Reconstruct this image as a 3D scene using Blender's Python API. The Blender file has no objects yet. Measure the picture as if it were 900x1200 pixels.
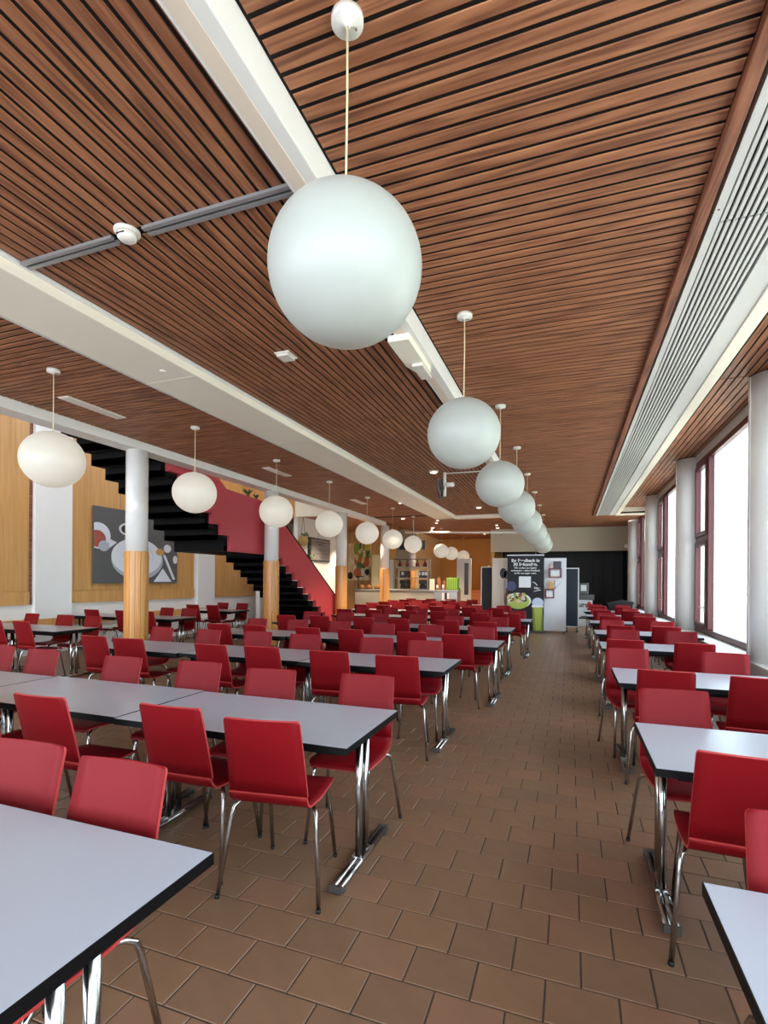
import bpy, bmesh, math, random
from mathutils import Vector, Matrix
random.seed(7)
SC = bpy.context.scene
COL = SC.collection
PI = math.pi
R = math.radians

# ------------------------------------------------------------------ camera, sky, exposure
F = 600.0; H = 1.5; VPX, VPY = 668.0, 682.0
ROLL = R(0.45)
YAW = math.atan((VPX - 450.0) / F)
V0 = VPY - math.tan(ROLL) * (VPX - 450.0)
cam = bpy.data.cameras.new('camera'); cam_o = bpy.data.objects.new('camera', cam); COL.objects.link(cam_o)
cam.sensor_fit = 'AUTO'; cam.sensor_width = 36.0; cam.lens = F / 1200.0 * 36.0
cam.shift_y = (V0 - 600.0) / 1200.0
cam.clip_start = 0.02; cam.clip_end = 400
cam_o.matrix_world = (Matrix.Translation((0, 0, H)) @ Matrix.Rotation(YAW, 4, 'Z')
                      @ Matrix.Rotation(PI / 2, 4, 'X') @ Matrix.Rotation(ROLL, 4, 'Z'))
SC.camera = cam_o
SC.view_settings.view_transform = 'Standard'; SC.view_settings.look = 'None'
SC.view_settings.gamma = 1.0; SC.view_settings.use_curve_mapping = False
SC.view_settings.exposure = 1.55
try:
    SC.cycles.use_denoising = True
    SC.cycles.max_bounces = 10; SC.cycles.diffuse_bounces = 6; SC.cycles.glossy_bounces = 4
    SC.cycles.transparent_max_bounces = 12; SC.cycles.sample_clamp_indirect = 6.0
    SC.cycles.caustics_reflective = False; SC.cycles.caustics_refractive = False
except Exception:
    pass
W = bpy.data.worlds.new('sky'); SC.world = W; W.use_nodes = True
bg = W.node_tree.nodes['Background']
bg.inputs[0].default_value = (0.80, 0.90, 1.0, 1); bg.inputs[1].default_value = 2.8
sun = bpy.data.lights.new('sun', 'SUN'); sun.energy = 9.0; sun.angle = R(0.6); sun.color = (1.0, 0.94, 0.85)
sun_o = bpy.data.objects.new('sun', sun); COL.objects.link(sun_o); sun_o.rotation_euler = Vector((0.03, -0.62, -0.78)).to_track_quat('-Z', 'Y').to_euler()

def portal(loc, rot, sx, sy):
    l = bpy.data.lights.new('window_portal', 'AREA'); l.shape = 'RECTANGLE'; l.size = sx; l.size_y = sy
    o = bpy.data.objects.new('window_portal', l); COL.objects.link(o); o.location = loc; o.rotation_euler = rot
    l.cycles.is_portal = True
portal((2.3, 8.0, 2.25), (0, R(90), 0), 3.1, 24.0)        # window wall
portal((-4.2, -3.45, 2.1), (R(90), 0, 0), 12.0, 3.2)       # glazed end behind the camera
portal((-8.2, -3.45, 5.1), (R(90), 0, 0), 4.0, 2.5)        # unseen upper opening added to light the stair hall
portal((-6.36, 4.8, 5.82), (0, R(90), 0), 1.2, 16.0)         # clerestory added over the canteen roof to light the left wall

# ------------------------------------------------------------------ pixel helpers (900 x 1200 frame)
_c, _s = math.cos(YAW), math.sin(YAW)
_fw = Vector((-_s, _c, 0)); _r0 = Vector((_c, _s, 0)); _u0 = Vector((0, 0, 1))
_rt = math.cos(ROLL) * _r0 + math.sin(ROLL) * _u0; _up = -math.sin(ROLL) * _r0 + math.cos(ROLL) * _u0
CAMP = Vector((0, 0, H))
def ray(u, v): return _fw + (u - 450) / F * _rt + (V0 - v) / F * _up
def atZ(u, v, z): d = ray(u, v); return CAMP + d * ((z - H) / d.z)
def atX(u, v, x): d = ray(u, v); return CAMP + d * (x / d.x)
def atY(u, v, y): d = ray(u, v); return CAMP + d * (y / d.y)
def proj(p):
    q = Vector(p) - CAMP; w = q.dot(_fw)
    return (450 + F * q.dot(_rt) / w, V0 - F * q.dot(_up) / w, w)

# ------------------------------------------------------------------ materials
def lin(c):
    return tuple(((x / 255) / 12.92 if x / 255 <= 0.04045 else ((x / 255 + 0.055) / 1.055) ** 2.4) for x in c) + (1,)
MATS = {}
def mat(name, rgb, rough=0.5, metal=0.0, spec=0.5, emit=None, es=0.0, coat=0.0):
    m = bpy.data.materials.new(name); m.use_nodes = True
    b = m.node_tree.nodes['Principled BSDF']
    b.inputs['Base Color'].default_value = lin(rgb); b.inputs['Roughness'].default_value = rough
    b.inputs['Metallic'].default_value = metal; b.inputs['Specular IOR Level'].default_value = spec
    b.inputs['Coat Weight'].default_value = coat
    if emit:
        b.inputs['Emission Color'].default_value = lin(emit); b.inputs['Emission Strength'].default_value = es
    MATS[name] = m
    return m
def nd(m, t, **kw):
    n = m.node_tree.nodes.new(t)
    for k, v in kw.items(): setattr(n, k, v)
    return n
def lk(m, a, b): m.node_tree.links.new(a, b)
def speckle(name, rgb, rough, amt=0.06, scale=40.0, bump=0.0, **kw):
    """plain colour with a little procedural mottling and optional relief"""
    m = mat(name, rgb, rough, **kw); b = m.node_tree.nodes['Principled BSDF']
    tc = nd(m, 'ShaderNodeTexCoord'); no = nd(m, 'ShaderNodeTexNoise'); no.inputs['Scale'].default_value = scale
    no.inputs['Detail'].default_value = 4
    hsv = nd(m, 'ShaderNodeHueSaturation'); hsv.inputs['Color'].default_value = lin(rgb)
    mr = nd(m, 'ShaderNodeMapRange'); mr.inputs['To Min'].default_value = 1 - amt * 2; mr.inputs['To Max'].default_value = 1 + amt * 2
    lk(m, tc.outputs['Object'], no.inputs['Vector']); lk(m, no.outputs['Fac'], mr.inputs['Value'])
    lk(m, mr.outputs['Result'], hsv.inputs['Value']); lk(m, hsv.outputs['Color'], b.inputs['Base Color'])
    if bump:
        bp = nd(m, 'ShaderNodeBump'); bp.inputs['Strength'].default_value = bump; bp.inputs['Distance'].default_value = 0.01
        lk(m, no.outputs['Fac'], bp.inputs['Height']); lk(m, bp.outputs['Normal'], b.inputs['Normal'])
    return m
def rand_value(m):
    """one random number per object and per joined piece"""
    oi = nd(m, 'ShaderNodeObjectInfo'); ge = nd(m, 'ShaderNodeNewGeometry')
    ad = nd(m, 'ShaderNodeMath', operation='ADD'); fr = nd(m, 'ShaderNodeMath', operation='FRACT')
    lk(m, oi.outputs['Random'], ad.inputs[0]); lk(m, ge.outputs['Random Per Island'], ad.inputs[1])
    lk(m, ad.outputs[0], fr.inputs[0])
    return fr.outputs[0]
def wood(name, dark, mid, light, rough=0.45, axis=0, stretch=0.06, scale=26.0, vary=0.25, bands=1.0):
    m = mat(name, mid, rough); b = m.node_tree.nodes['Principled BSDF']
    tc = nd(m, 'ShaderNodeTexCoord'); rv = rand_value(m)
    mul = nd(m, 'ShaderNodeMath', operation='MULTIPLY'); mul.inputs[1].default_value = 37.0
    lk(m, rv, mul.inputs[0])
    comb = nd(m, 'ShaderNodeCombineXYZ')
    for i in range(3): lk(m, mul.outputs[0], comb.inputs[i])
    addv = nd(m, 'ShaderNodeVectorMath', operation='ADD')
    lk(m, tc.outputs['Object'], addv.inputs[0]); lk(m, comb.outputs[0], addv.inputs[1])
    mp = nd(m, 'ShaderNodeMapping'); sc = [1.0, 1.0, 1.0]; sc[axis] = stretch; mp.inputs['Scale'].default_value = sc
    lk(m, addv.outputs[0], mp.inputs['Vector'])
    no = nd(m, 'ShaderNodeTexNoise'); no.inputs['Scale'].default_value = scale; no.inputs['Detail'].default_value = 5
    no.inputs['Distortion'].default_value = 0.6
    lk(m, mp.outputs[0], no.inputs['Vector'])
    # rings: sine of a low noise gives cathedral grain
    n2 = nd(m, 'ShaderNodeTexNoise'); n2.inputs['Scale'].default_value = scale * 0.28; n2.inputs['Detail'].default_value = 1
    lk(m, mp.outputs[0], n2.inputs['Vector'])
    k = nd(m, 'ShaderNodeMath', operation='MULTIPLY'); k.inputs[1].default_value = 55.0 * bands
    si = nd(m, 'ShaderNodeMath', operation='SINE')
    lk(m, n2.outputs['Fac'], k.inputs[0]); lk(m, k.outputs[0], si.inputs[0])
    mr = nd(m, 'ShaderNodeMapRange'); mr.inputs['From Min'].default_value = -1; mr.inputs['To Min'].default_value = -0.10; mr.inputs['To Max'].default_value = 0.10
    lk(m, si.outputs[0], mr.inputs['Value'])
    su = nd(m, 'ShaderNodeMath', operation='ADD'); lk(m, no.outputs['Fac'], su.inputs[0]); lk(m, mr.outputs[0], su.inputs[1])
    cr = nd(m, 'ShaderNodeValToRGB'); e = cr.color_ramp.elements
    e[0].position = 0.3; e[0].color = lin(dark); e[1].position = 0.72; e[1].color = lin(light)
    x = e.new(0.5); x.color = lin(mid)
    lk(m, su.outputs[0], cr.inputs['Fac'])
    hsv = nd(m, 'ShaderNodeHueSaturation'); mv = nd(m, 'ShaderNodeMapRange')
    mv.inputs['To Min'].default_value = 1 - vary; mv.inputs['To Max'].default_value = 1 + vary
    lk(m, rv, mv.inputs['Value']); lk(m, mv.outputs[0], hsv.inputs['Value'])
    lk(m, cr.outputs['Color'], hsv.inputs['Color']); lk(m, hsv.outputs['Color'], b.inputs['Base Color'])
    bp = nd(m, 'ShaderNodeBump'); bp.inputs['Strength'].default_value = 0.15; bp.inputs['Distance'].default_value = 0.003
    lk(m, su.outputs[0], bp.inputs['Height']); lk(m, bp.outputs['Normal'], b.inputs['Normal'])
    return m
def glassmat(name, tint, ior=1.45):
    m = bpy.data.materials.new(name); m.use_nodes = True; nt = m.node_tree; nt.nodes.remove(nt.nodes['Principled BSDF'])
    out = nt.nodes['Material Output']; tr = nd(m, 'ShaderNodeBsdfTransparent'); gl = nd(m, 'ShaderNodeBsdfGlossy')
    tr.inputs[0].default_value = lin(tint); gl.inputs['Roughness'].default_value = 0.02
    lw = nd(m, 'ShaderNodeLayerWeight'); lw.inputs['Blend'].default_value = 0.5; mx = nd(m, 'ShaderNodeMixShader')
    pw = nd(m, 'ShaderNodeMath', operation='POWER'); pw.inputs[1].default_value = 5.0
    fr = nd(m, 'ShaderNodeMapRange'); fr.inputs['To Min'].default_value = 0.03; fr.inputs['To Max'].default_value = 0.8
    lk(m, lw.outputs['Facing'], pw.inputs[0]); lk(m, pw.outputs[0], fr.inputs['Value'])
    lk(m, fr.outputs[0], mx.inputs[0]); lk(m, tr.outputs[0], mx.inputs[1]); lk(m, gl.outputs[0], mx.inputs[2])
    lk(m, mx.outputs[0], out.inputs[0]); MATS[name] = m
    return m

M = MATS
wood('slat_wood', (116, 70, 46), (152, 97, 66), (172, 115, 80), 0.55, 0, 0.07, 28, 0.09, 1.0)
wood('panel_wood', (190, 138, 78), (200, 148, 86), (208, 157, 94), 0.5, 2, 0.05, 26, 0.05, 0.25)
wood('column_wood', (196, 130, 66), (210, 146, 78), (222, 162, 92), 0.3, 2, 0.03, 40, 0.10, 0.25)
wood('trim_wood', (96, 52, 34), (132, 78, 54), (158, 100, 70), 0.5, 1, 0.05, 30, 0.12)
speckle('white_paint', (232, 230, 226), 0.55, 0.015, 3.0)
speckle('cream_paint', (244, 237, 220), 0.5, 0.015, 3.0)
speckle('beam_soffit', (222, 206, 190), 0.5, 0.015, 3.0)
speckle('beige_paint', (206, 196, 164), 0.6, 0.02, 3.0)
speckle('soffit_paint', (190, 180, 158), 0.6, 0.02, 3.0)
speckle('ochre_paint', (206, 158, 84), 0.6, 0.03, 2.0)
speckle('dark_backing', (22, 12, 9), 0.9, 0.02, 10)
mat('black_backing', (14, 13, 13), 0.8)
speckle('stair_black', (11, 11, 12), 0.8, 0.06, 60, spec=0.2)
speckle('stair_red', (190, 68, 78), 0.5, 0.02, 8)
speckle('chair_red', (120, 4, 15), 0.55, 0.04, 60, spec=0.22)
mat('chair_edge', (186, 62, 60), 0.5)  # plywood edge, lightened to stand in for light caught on the bevel
mat('chrome', (178, 176, 174), 0.16, 1.0)
mat('rubber_black', (14, 14, 15), 0.6)
speckle('table_laminate', (176, 178, 189), 0.28, 0.012, 300)
mat('table_edge', (6, 6, 8), 0.5, spec=0.2)
m = speckle('floor_tile', (150, 106, 76), 0.36, 0.08, 9.0)
def tile_variation(m):
    b = m.node_tree.nodes['Principled BSDF']; hsv = [n for n in m.node_tree.nodes if n.type == 'HUE_SAT'][0]
    rv = rand_value(m); cr = nd(m, 'ShaderNodeValToRGB'); e = cr.color_ramp.elements
    e[0].position = 0.0; e[0].color = lin((122, 92, 71)); e[1].position = 1.0; e[1].color = lin((142, 102, 78))
    for p, c in ((0.3, (128, 97, 74)), (0.6, (130, 98, 73)), (0.85, (134, 98, 76))): e.new(p).color = lin(c)
    lk(m, rv, cr.inputs['Fac']); lk(m, cr.outputs['Color'], hsv.inputs['Color'])
    n2 = nd(m, 'ShaderNodeTexNoise'); n2.inputs['Scale'].default_value = 30; tc = nd(m, 'ShaderNodeTexCoord')
    lk(m, tc.outputs['Object'], n2.inputs['Vector'])
    mr = nd(m, 'ShaderNodeMapRange'); mr.inputs['To Min'].default_value = 0.27; mr.inputs['To Max'].default_value = 0.5
    lk(m, n2.outputs['Fac'], mr.inputs['Value']); lk(m, mr.outputs[0], b.inputs['Roughness'])
    bp = nd(m, 'ShaderNodeBump'); bp.inputs['Strength'].default_value = 0.12; bp.inputs['Distance'].default_value = 0.004
    lk(m, n2.outputs['Fac'], bp.inputs['Height']); lk(m, bp.outputs['Normal'], b.inputs['Normal'])
tile_variation(m)
speckle('grout', (74, 62, 54), 0.9, 0.08, 60)
mat('opal_glass', (163, 169, 164), 0.4, emit=(255, 246, 228), es=0.03)
mat('opal_glass_lit', (170, 168, 160), 0.4, emit=(255, 243, 224), es=0.14)
mat('plastic_white', (228, 224, 216), 0.4)
mat('cord_cream', (220, 205, 165), 0.5)
mat('aluminium', (176, 176, 178), 0.38, 0.6)
mat('grey_metal', (212, 211, 209), 0.45, 0.0)
mat('vent_dark', (30, 28, 28), 0.8)
speckle('column_white', (238, 236, 233), 0.22, 0.012, 5, coat=0.4)
mat('maroon_frame', (88, 30, 34), 0.35)
glassmat('pane_glass', (240, 246, 246))
mat('steel', (170, 168, 162), 0.32, 0.85)
mat('steel_dark', (90, 88, 86), 0.4, 0.6)
mat('lit_diffuser', (255, 244, 225), 0.4, emit=(255, 236, 205), es=2.5)
mat('unlit_diffuser', (222, 216, 206), 0.4)
for n, c, r in (('board_white', (226, 226, 230), 0.4), ('board_cream', (214, 200, 182), 0.5), ('board_blue', (34, 42, 54), 0.7), ('board_dark', (34, 32, 38), 0.75),
                ('banner_black', (15, 15, 21), 0.6), ('print_white', (236, 238, 242), 0.5), ('print_green', (128, 150, 44), 0.5), ('print_lime', (176, 192, 86), 0.5),
                ('print_pink', (230, 196, 176), 0.5), ('print_brown', (140, 84, 50), 0.5), ('print_lidblue', (196, 208, 230), 0.4), ('print_slate', (88, 88, 88), 0.5),
                ('print_plate', (216, 220, 228), 0.5), ('print_plate_rim', (168, 176, 186), 0.5), ('print_yellow', (222, 196, 84), 0.5), ('print_gold', (190, 150, 84), 0.5),
                ('print_tomato', (160, 82, 66), 0.5), ('print_dark', (26, 26, 28), 0.5), ('print_orange', (206, 104, 60), 0.5), ('print_leaf', (150, 158, 66), 0.5),
                ('print_pale_leaf', (214, 206, 130), 0.5), ('print_peach', (226, 178, 136), 0.5), ('print_cream', (232, 214, 168), 0.5), ('print_haze', (62, 72, 108), 0.5),
                ('shelf_red', (112, 44, 50), 0.5), ('box_orange', (224, 158, 84), 0.5), ('box_grey', (70, 70, 78), 0.5), ('kitchen_black', (24, 24, 26), 0.5),
                ('kitchen_line', (44, 44, 46), 0.5), ('cooler_white', (206, 214, 214), 0.4), ('logo_red', (190, 30, 44), 0.4), ('bottle_red', (104, 28, 34), 0.25),
                ('machine_dark', (44, 42, 44), 0.4), ('machine_panel', (200, 204, 210), 0.4), ('box_green', (66, 140, 36), 0.5), ('counter_front', (158, 150, 138), 0.5),
                ('cabinet_cream', (222, 208, 160), 0.45), ('board_brown', (150, 92, 58), 0.5), ('sign_paper', (136, 130, 130), 0.5), ('sign_frame', (34, 32, 32), 0.5),
                ('sign_ink', (62, 58, 58), 0.5), ('basket_tan', (186, 156, 96), 0.7), ('leaf_green', (84, 108, 52), 0.55), ('leaf_dark', (52, 78, 40), 0.55),
                ('rope_grey', (130, 122, 112), 0.7), ('soil', (60, 46, 36), 0.9), ('pot_brown', (120, 84, 58), 0.6), ('tv_black', (14, 14, 16), 0.15),
                ('piano_black', (20, 20, 22), 0.22), ('ext_wall', (226, 220, 208), 0.7), ('ext_window', (120, 140, 150), 0.15), ('ext_ground', (176, 172, 164), 0.8),
                ('ext_panel', (190, 186, 176), 0.7), ('shrub_green', (92, 112, 48), 0.7), ('shrub_orange', (176, 112, 58), 0.7), ('ledge_white', (226, 224, 220), 0.45)):
    mat(n, c, r)

# ------------------------------------------------------------------ mesh building
class MB:
    def __init__(s): s.v = []; s.f = []; s.mi = []; s.sm = []
    def add(s, vs, fs, mi=0, smooth=False):
        o = len(s.v); s.v += [tuple(x) for x in vs]
        for f in fs: s.f.append(tuple(i + o for i in f)); s.mi.append(mi); s.sm.append(smooth)
        return s
    def box(s, x0, x1, y0, y1, z0, z1, mi=0, T=None, ch=0.0):
        if ch:
            c = ch
            vs = []
            for z, k in ((z0, c), (z0 + c, 0), (z1 - c, 0), (z1, c)):
                vs += [(x0 + k, y0 + k, z), (x1 - k, y0 + k, z), (x1 - k, y1 - k, z), (x0 + k, y1 - k, z)]
            fs = [(3, 2, 1, 0), (12, 13, 14, 15)]
            for l in range(3):
                for i in range(4): a = l * 4 + i; b_ = l * 4 + (i + 1) % 4; fs.append((a, b_, b_ + 4, a + 4))
        else:
            vs = [(x0, y0, z0), (x1, y0, z0), (x1, y1, z0), (x0, y1, z0), (x0, y0, z1), (x1, y0, z1), (x1, y1, z1), (x0, y1, z1)]
            fs = [(3, 2, 1, 0), (4, 5, 6, 7), (0, 1, 5, 4), (1, 2, 6, 5), (2, 3, 7, 6), (3, 0, 4, 7)]
        if T is not None: vs = [T @ Vector(v) for v in vs]
        return s.add(vs, fs, mi)
    def tube(s, pts, r, n=10, mi=0, caps=True):
        pts = [Vector(p) for p in pts]; rr = r if isinstance(r, (list, tuple)) else [r] * len(pts)
        vs = []; ref = None
        for i, p in enumerate(pts):
            t = (pts[min(i + 1, len(pts) - 1)] - pts[max(i - 1, 0)]).normalized()
            if ref is None:
                ref = Vector((0, 0, 1)) if abs(t.z) < 0.9 else Vector((1, 0, 0))
            a = t.cross(ref).normalized(); b = a.cross(t).normalized(); ref = b
            for k in range(n):
                an = 2 * PI * k / n; vs.append(p + (a * math.cos(an) + b * math.sin(an)) * rr[i])
        fs = []
        for i in range(len(pts) - 1):
            for k in range(n):
                fs.append((i * n + k, i * n + (k + 1) % n, (i + 1) * n + (k + 1) % n, (i + 1) * n + k))
        s.add(vs, fs, mi, True)
        if caps:
            o = len(s.v) - len(vs); L = (len(pts) - 1) * n
            s.f.append(tuple(o + k for k in reversed(range(n)))); s.mi.append(mi); s.sm.append(False)
            s.f.append(tuple(o + L + k for k in range(n))); s.mi.append(mi); s.sm.append(False)
        return s
    def lathe(s, prof, n=24, c=(0, 0, 0), mi=0, smooth=True):
        vs = []; fs = []
        for r, z in prof:
            for k in range(n): an = 2 * PI * k / n; vs.append((c[0] + r * math.cos(an), c[1] + r * math.sin(an), c[2] + z))
        for i in range(len(prof) - 1):
            for k in range(n): fs.append((i * n + k, i * n + (k + 1) % n, (i + 1) * n + (k + 1) % n, (i + 1) * n + k))
        o = len(s.v); s.add(vs, fs, mi, smooth); L = (len(prof) - 1) * n
        s.f.append(tuple(o + k for k in reversed(range(n)))); s.mi.append(mi); s.sm.append(False)
        s.f.append(tuple(o + L + k for k in range(n))); s.mi.append(mi); s.sm.append(False)
        return s
    def prism(s, poly, axis, a0, a1, mi=0):
        """poly of 2-D points; axis 0: (y,z) swept in x; 1: (x,z) swept in y; 2: (x,y) swept in z"""
        def P(p, a):
            return (a, p[0], p[1]) if axis == 0 else ((p[0], a, p[1]) if axis == 1 else (p[0], p[1], a))
        n = len(poly); vs = [P(p, a0) for p in poly] + [P(p, a1) for p in poly]
        fs = [tuple(reversed(range(n))), tuple(range(n, 2 * n))] + [(i, (i + 1) % n, n + (i + 1) % n, n + i) for i in range(n)]
        return s.add(vs, fs, mi)
    def sphere(s, c, r, n=16, m=10, mi=0, sz=1.0):
        prof = [(max(r * math.sin(PI * i / m), 1e-4), -r * sz * math.cos(PI * i / m)) for i in range(m + 1)]
        return s.lathe(prof, n, c, mi)
    def mesh(s, name, mats, bevel=0.0, fix=True):
        me = bpy.data.meshes.new(name); me.from_pydata(s.v, [], s.f)
        for x in (mats if isinstance(mats, (list, tuple)) else [mats]): me.materials.append(M[x])
        me.polygons.foreach_set('material_index', s.mi); me.polygons.foreach_set('use_smooth', s.sm)
        if fix or bevel:
            bm = bmesh.new(); bm.from_mesh(me)
            bmesh.ops.recalc_face_normals(bm, faces=bm.faces)
            if bevel:
                es = [e for e in bm.edges if len(e.link_faces) == 2 and e.calc_face_angle(0) > 0.6]
                bmesh.ops.bevel(bm, geom=es, offset=bevel, segments=2, profile=0.5, affect='EDGES')
            bm.to_mesh(me); bm.free()
        me.update()
        return me
    def build(s, name, mats, parent=None, bevel=0.0, fix=True):
        return obj(name, s.mesh(name, mats, bevel, fix), parent)
def obj(name, me, parent=None, loc=None, rz=None):
    o = bpy.data.objects.new(name, me); COL.objects.link(o)
    if parent: o.parent = parent
    if loc is not None: o.location = loc
    if rz is not None: o.rotation_euler = (0, 0, rz)
    return o
def tag(o, label=None, cat=None, group=None, kind=None):
    if label: o['label'] = label
    if cat: o['category'] = cat
    if group: o['group'] = group
    if kind: o['kind'] = kind
    return o
def thing(name, label, cat, loc=(0, 0, 0), rz=0.0, group=None):
    o = bpy.data.objects.new(name, None); COL.objects.link(o); o.empty_display_size = 0.1
    o.location = loc; o.rotation_euler = (0, 0, rz)
    return tag(o, label, cat, group)
def struct(name, mb, m, parent=None, bevel=0.0):
    o = mb.build(name, m, parent, bevel)
    if not parent: o['kind'] = 'structure'
    return o
def kids(o): return [c for c in COL.objects if c.parent == o]
def proto(root):
    return (root, [(c, [g for g in c.children]) for c in root.children])
def dup(pr, label, loc, rz=0.0, group=None):
    root, ch = pr
    r = root.copy(); COL.objects.link(r); r.location = loc; r.rotation_euler = (0, 0, rz); r['label'] = label
    if group: r['group'] = group
    for c, gs in ch:
        k = c.copy(); COL.objects.link(k); k.parent = r
        for g in gs:
            d = g.copy(); COL.objects.link(d); d.parent = k
    return r
ORD = ['first', 'second', 'third', 'fourth', 'fifth', 'sixth', 'seventh', 'eighth', 'ninth', 'tenth', 'eleventh', 'twelfth']

# ================================================================== THE SHELL
YE_ = 21.6
ZC = 3.65                    # underside of the wooden ceilings
XL, XR = -10.2, 2.2          # left wall, window plane
YB, YF = -3.5, 31.0
XCOL = -6.48
# ---- floor: base in grout colour, tiles proud of it
floor = struct('floor', MB().box(XL - 0.1, XR + 0.3, YB - 0.1, YF + 0.1, -0.2, -0.004), 'grout')
TX, TY, G = 0.252, 0.2, 0.007
tiles = []
for j in range(-3, 120):
    y0 = 0.03 + j * TY
    off = (j % 2) * TX * 0.5
    for i in range(-42, 10):
        x0 = i * TX + off + 0.05
        if y0 > 23 or x0 < XL or x0 + TX > 1.9: continue
        tiles.append((x0, y0))
def seen(t):
    p = Vector((t[0] + TX / 2, t[1] + TY / 2, 0))
    q = p - CAMP
    if q.dot(_fw) < 0.5: return None
    u, v, w = proj(p)
    if not (-40 < u < 940 and v < 1240): return None
    if p.x > 0.75 or (p.x < -1.6 and p.y > 3.2): return w + 50
    return w
cand = sorted([(seen(t), t) for t in tiles if seen(t) is not None])
single = set(t for _, t in cand[:300])
tm = MB().box(G / 2, TX - G / 2, G / 2, TY - G / 2, -0.012, 0.0, ch=0.002).mesh('tile', 'floor_tile')
for k, t in enumerate(sorted(single)):
    o = obj('tile', tm, floor, (t[0], t[1], 0))
rest = MB()
for t in tiles:
    if t in single: continue
    rest.box(t[0] + G / 2, t[0] + TX - G / 2, t[1] + G / 2, t[1] + TY - G / 2, -0.01, 0.0)
o = rest.build('tiles', 'floor_tile', floor, fix=False); tag(o, kind='stuff')

# ---- ceiling: dark void above, slats below
PITCH, SW, ST = 0.080, 0.058, 0.008
def slat_mesh(L, w=SW, t=ST, m='slat_wood'):
    return MB().box(-L / 2, L / 2, -w / 2, w / 2, 0, t, ch=0.002).mesh('slat', m)
ceiling = struct('ceiling', MB().box(XCOL + 0.1, 1.42, YB, YF, ZC + 0.06, ZC + 0.3), 'dark_backing')
MB().box(-1.19, 0.67, YB, YE_, ZC + 0.010, ZC + 0.06).build('backing', 'dark_backing', ceiling)
def slats_across(x0, x1, y0, y1, ysplit, z, parent):
    L = x1 - x0; me = slat_mesh(L); y = y0 + PITCH / 2; far = MB()
    while y < y1:
        if y < ysplit: obj('slat', me, parent, ((x0 + x1) / 2, y, z))
        else: far.box(x0, x1, y - SW / 2, y + SW / 2, z, z + ST)
        y += PITCH
    o = far.build('slats', 'slat_wood', parent, fix=False); tag(o, kind='stuff')
def slats_along(x0, x1, segs, z, parent, pitch=PITCH, w=SW):
    n = int(round((x1 - x0) / pitch))
    for (a, b) in segs:
        me = slat_mesh(b - a, w)
        for k in range(n):
            obj('slat', me, parent, (x0 + pitch * (k + 0.5), (a + b) / 2, z), PI / 2)
YE = 16.2                                   # cross beam closes the recessed panel
slats_across(-1.172, 0.665, -0.5, YE + 5.4, 10.0, ZC, ceiling)
cl = struct('ceiling', MB().box(-3.46, -1.35, YB, YE, ZC - 0.040, ZC + 0.06), 'dark_backing')
slats_along(-3.445, -1.365, [(-1.4, 2.37), (2.43, 6.19), (6.2, 10.19), (10.2, 14.19), (14.2, YE)], ZC - 0.05, cl)
cb = struct('ceiling', MB().box(XCOL + 0.1, -4.1, YB, YE + 5.4, ZC + 0.010, ZC + 0.06), 'dark_backing')
slats_across(XCOL + 0.14, -4.13, 2.6, YE, 10.0, ZC, cb)
cf = struct('ceiling', MB().box(XCOL + 0.1, -1.19, YE + 0.25, YE + 5.4, ZC + 0.010, ZC + 0.06), 'dark_backing')
far = MB(); y = YE + 0.3
while y < YE + 5.4:
    far.box(XCOL + 0.1, -1.2, y, y + SW, ZC, ZC + ST); y += PITCH
tag(far.build('slats', 'slat_wood', cf, fix=False), kind='stuff')
# beams
b1 = struct('trim_1', MB().box(-1.355, -1.19, YB, YE + 0.25, ZC - 0.16, ZC + 0.06), 'white_paint', bevel=0.006)
MB().box(-1.335, -1.26, YB, YE + 0.2, ZC - 0.163, ZC - 0.15).build('soffit_inlay', 'beam_soffit', b1)
b2 = struct('trim_2', MB().box(-4.1, -3.47, YB, YE + 0.25, ZC - 0.15, ZC + 0.06), 'cream_paint', bevel=0.008)
for yj in (1.6, 4.1, 6.6, 9.1, 11.6, 14.1):
    MB().box(-4.08, -3.49, yj, yj + 0.006, ZC - 0.152, ZC - 0.14).build('joint', 'beam_soffit', b2)
MB().box(-3.47, -3.455, YB, YE, ZC - 0.075, ZC - 0.03).build('shadow_bead', 'white_paint', b2)
MB().box(-4.125, -4.1, YB, YE, ZC - 0.15, ZC - 0.11).build('lower_bead', 'grey_metal', b2)
MB().sphere((-3.7, 3.9, ZC - 0.15), 0.03, 12, 6, sz=0.3).build('cover_cap', 'cream_paint', b2)
struct('trim_3', MB().box(-4.1, -1.19, YE, YE + 0.26, ZC - 0.15, ZC + 0.06), 'cream_paint', bevel=0.008)
# far slat ceiling past the vent, over the kitchen front
cg = struct('ceiling', MB().box(0.66, XR + 0.2, 17.6, YE + 5.4, ZC + 0.010, ZC + 0.06), 'dark_backing')
far = MB(); y = 17.65
while y < YE + 5.4:
    far.box(0.66, XR, y, y + SW, ZC, ZC + ST); y += PITCH
tag(far.build('slats', 'slat_wood', cg, fix=False), kind='stuff')
# left edge beam carried by the columns
struct('trim_4', MB().box(XCOL - 0.17, XCOL + 0.13, YB, YE + 1.5, ZC - 0.125, ZC + 0.08), 'white_paint', bevel=0.006)
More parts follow.
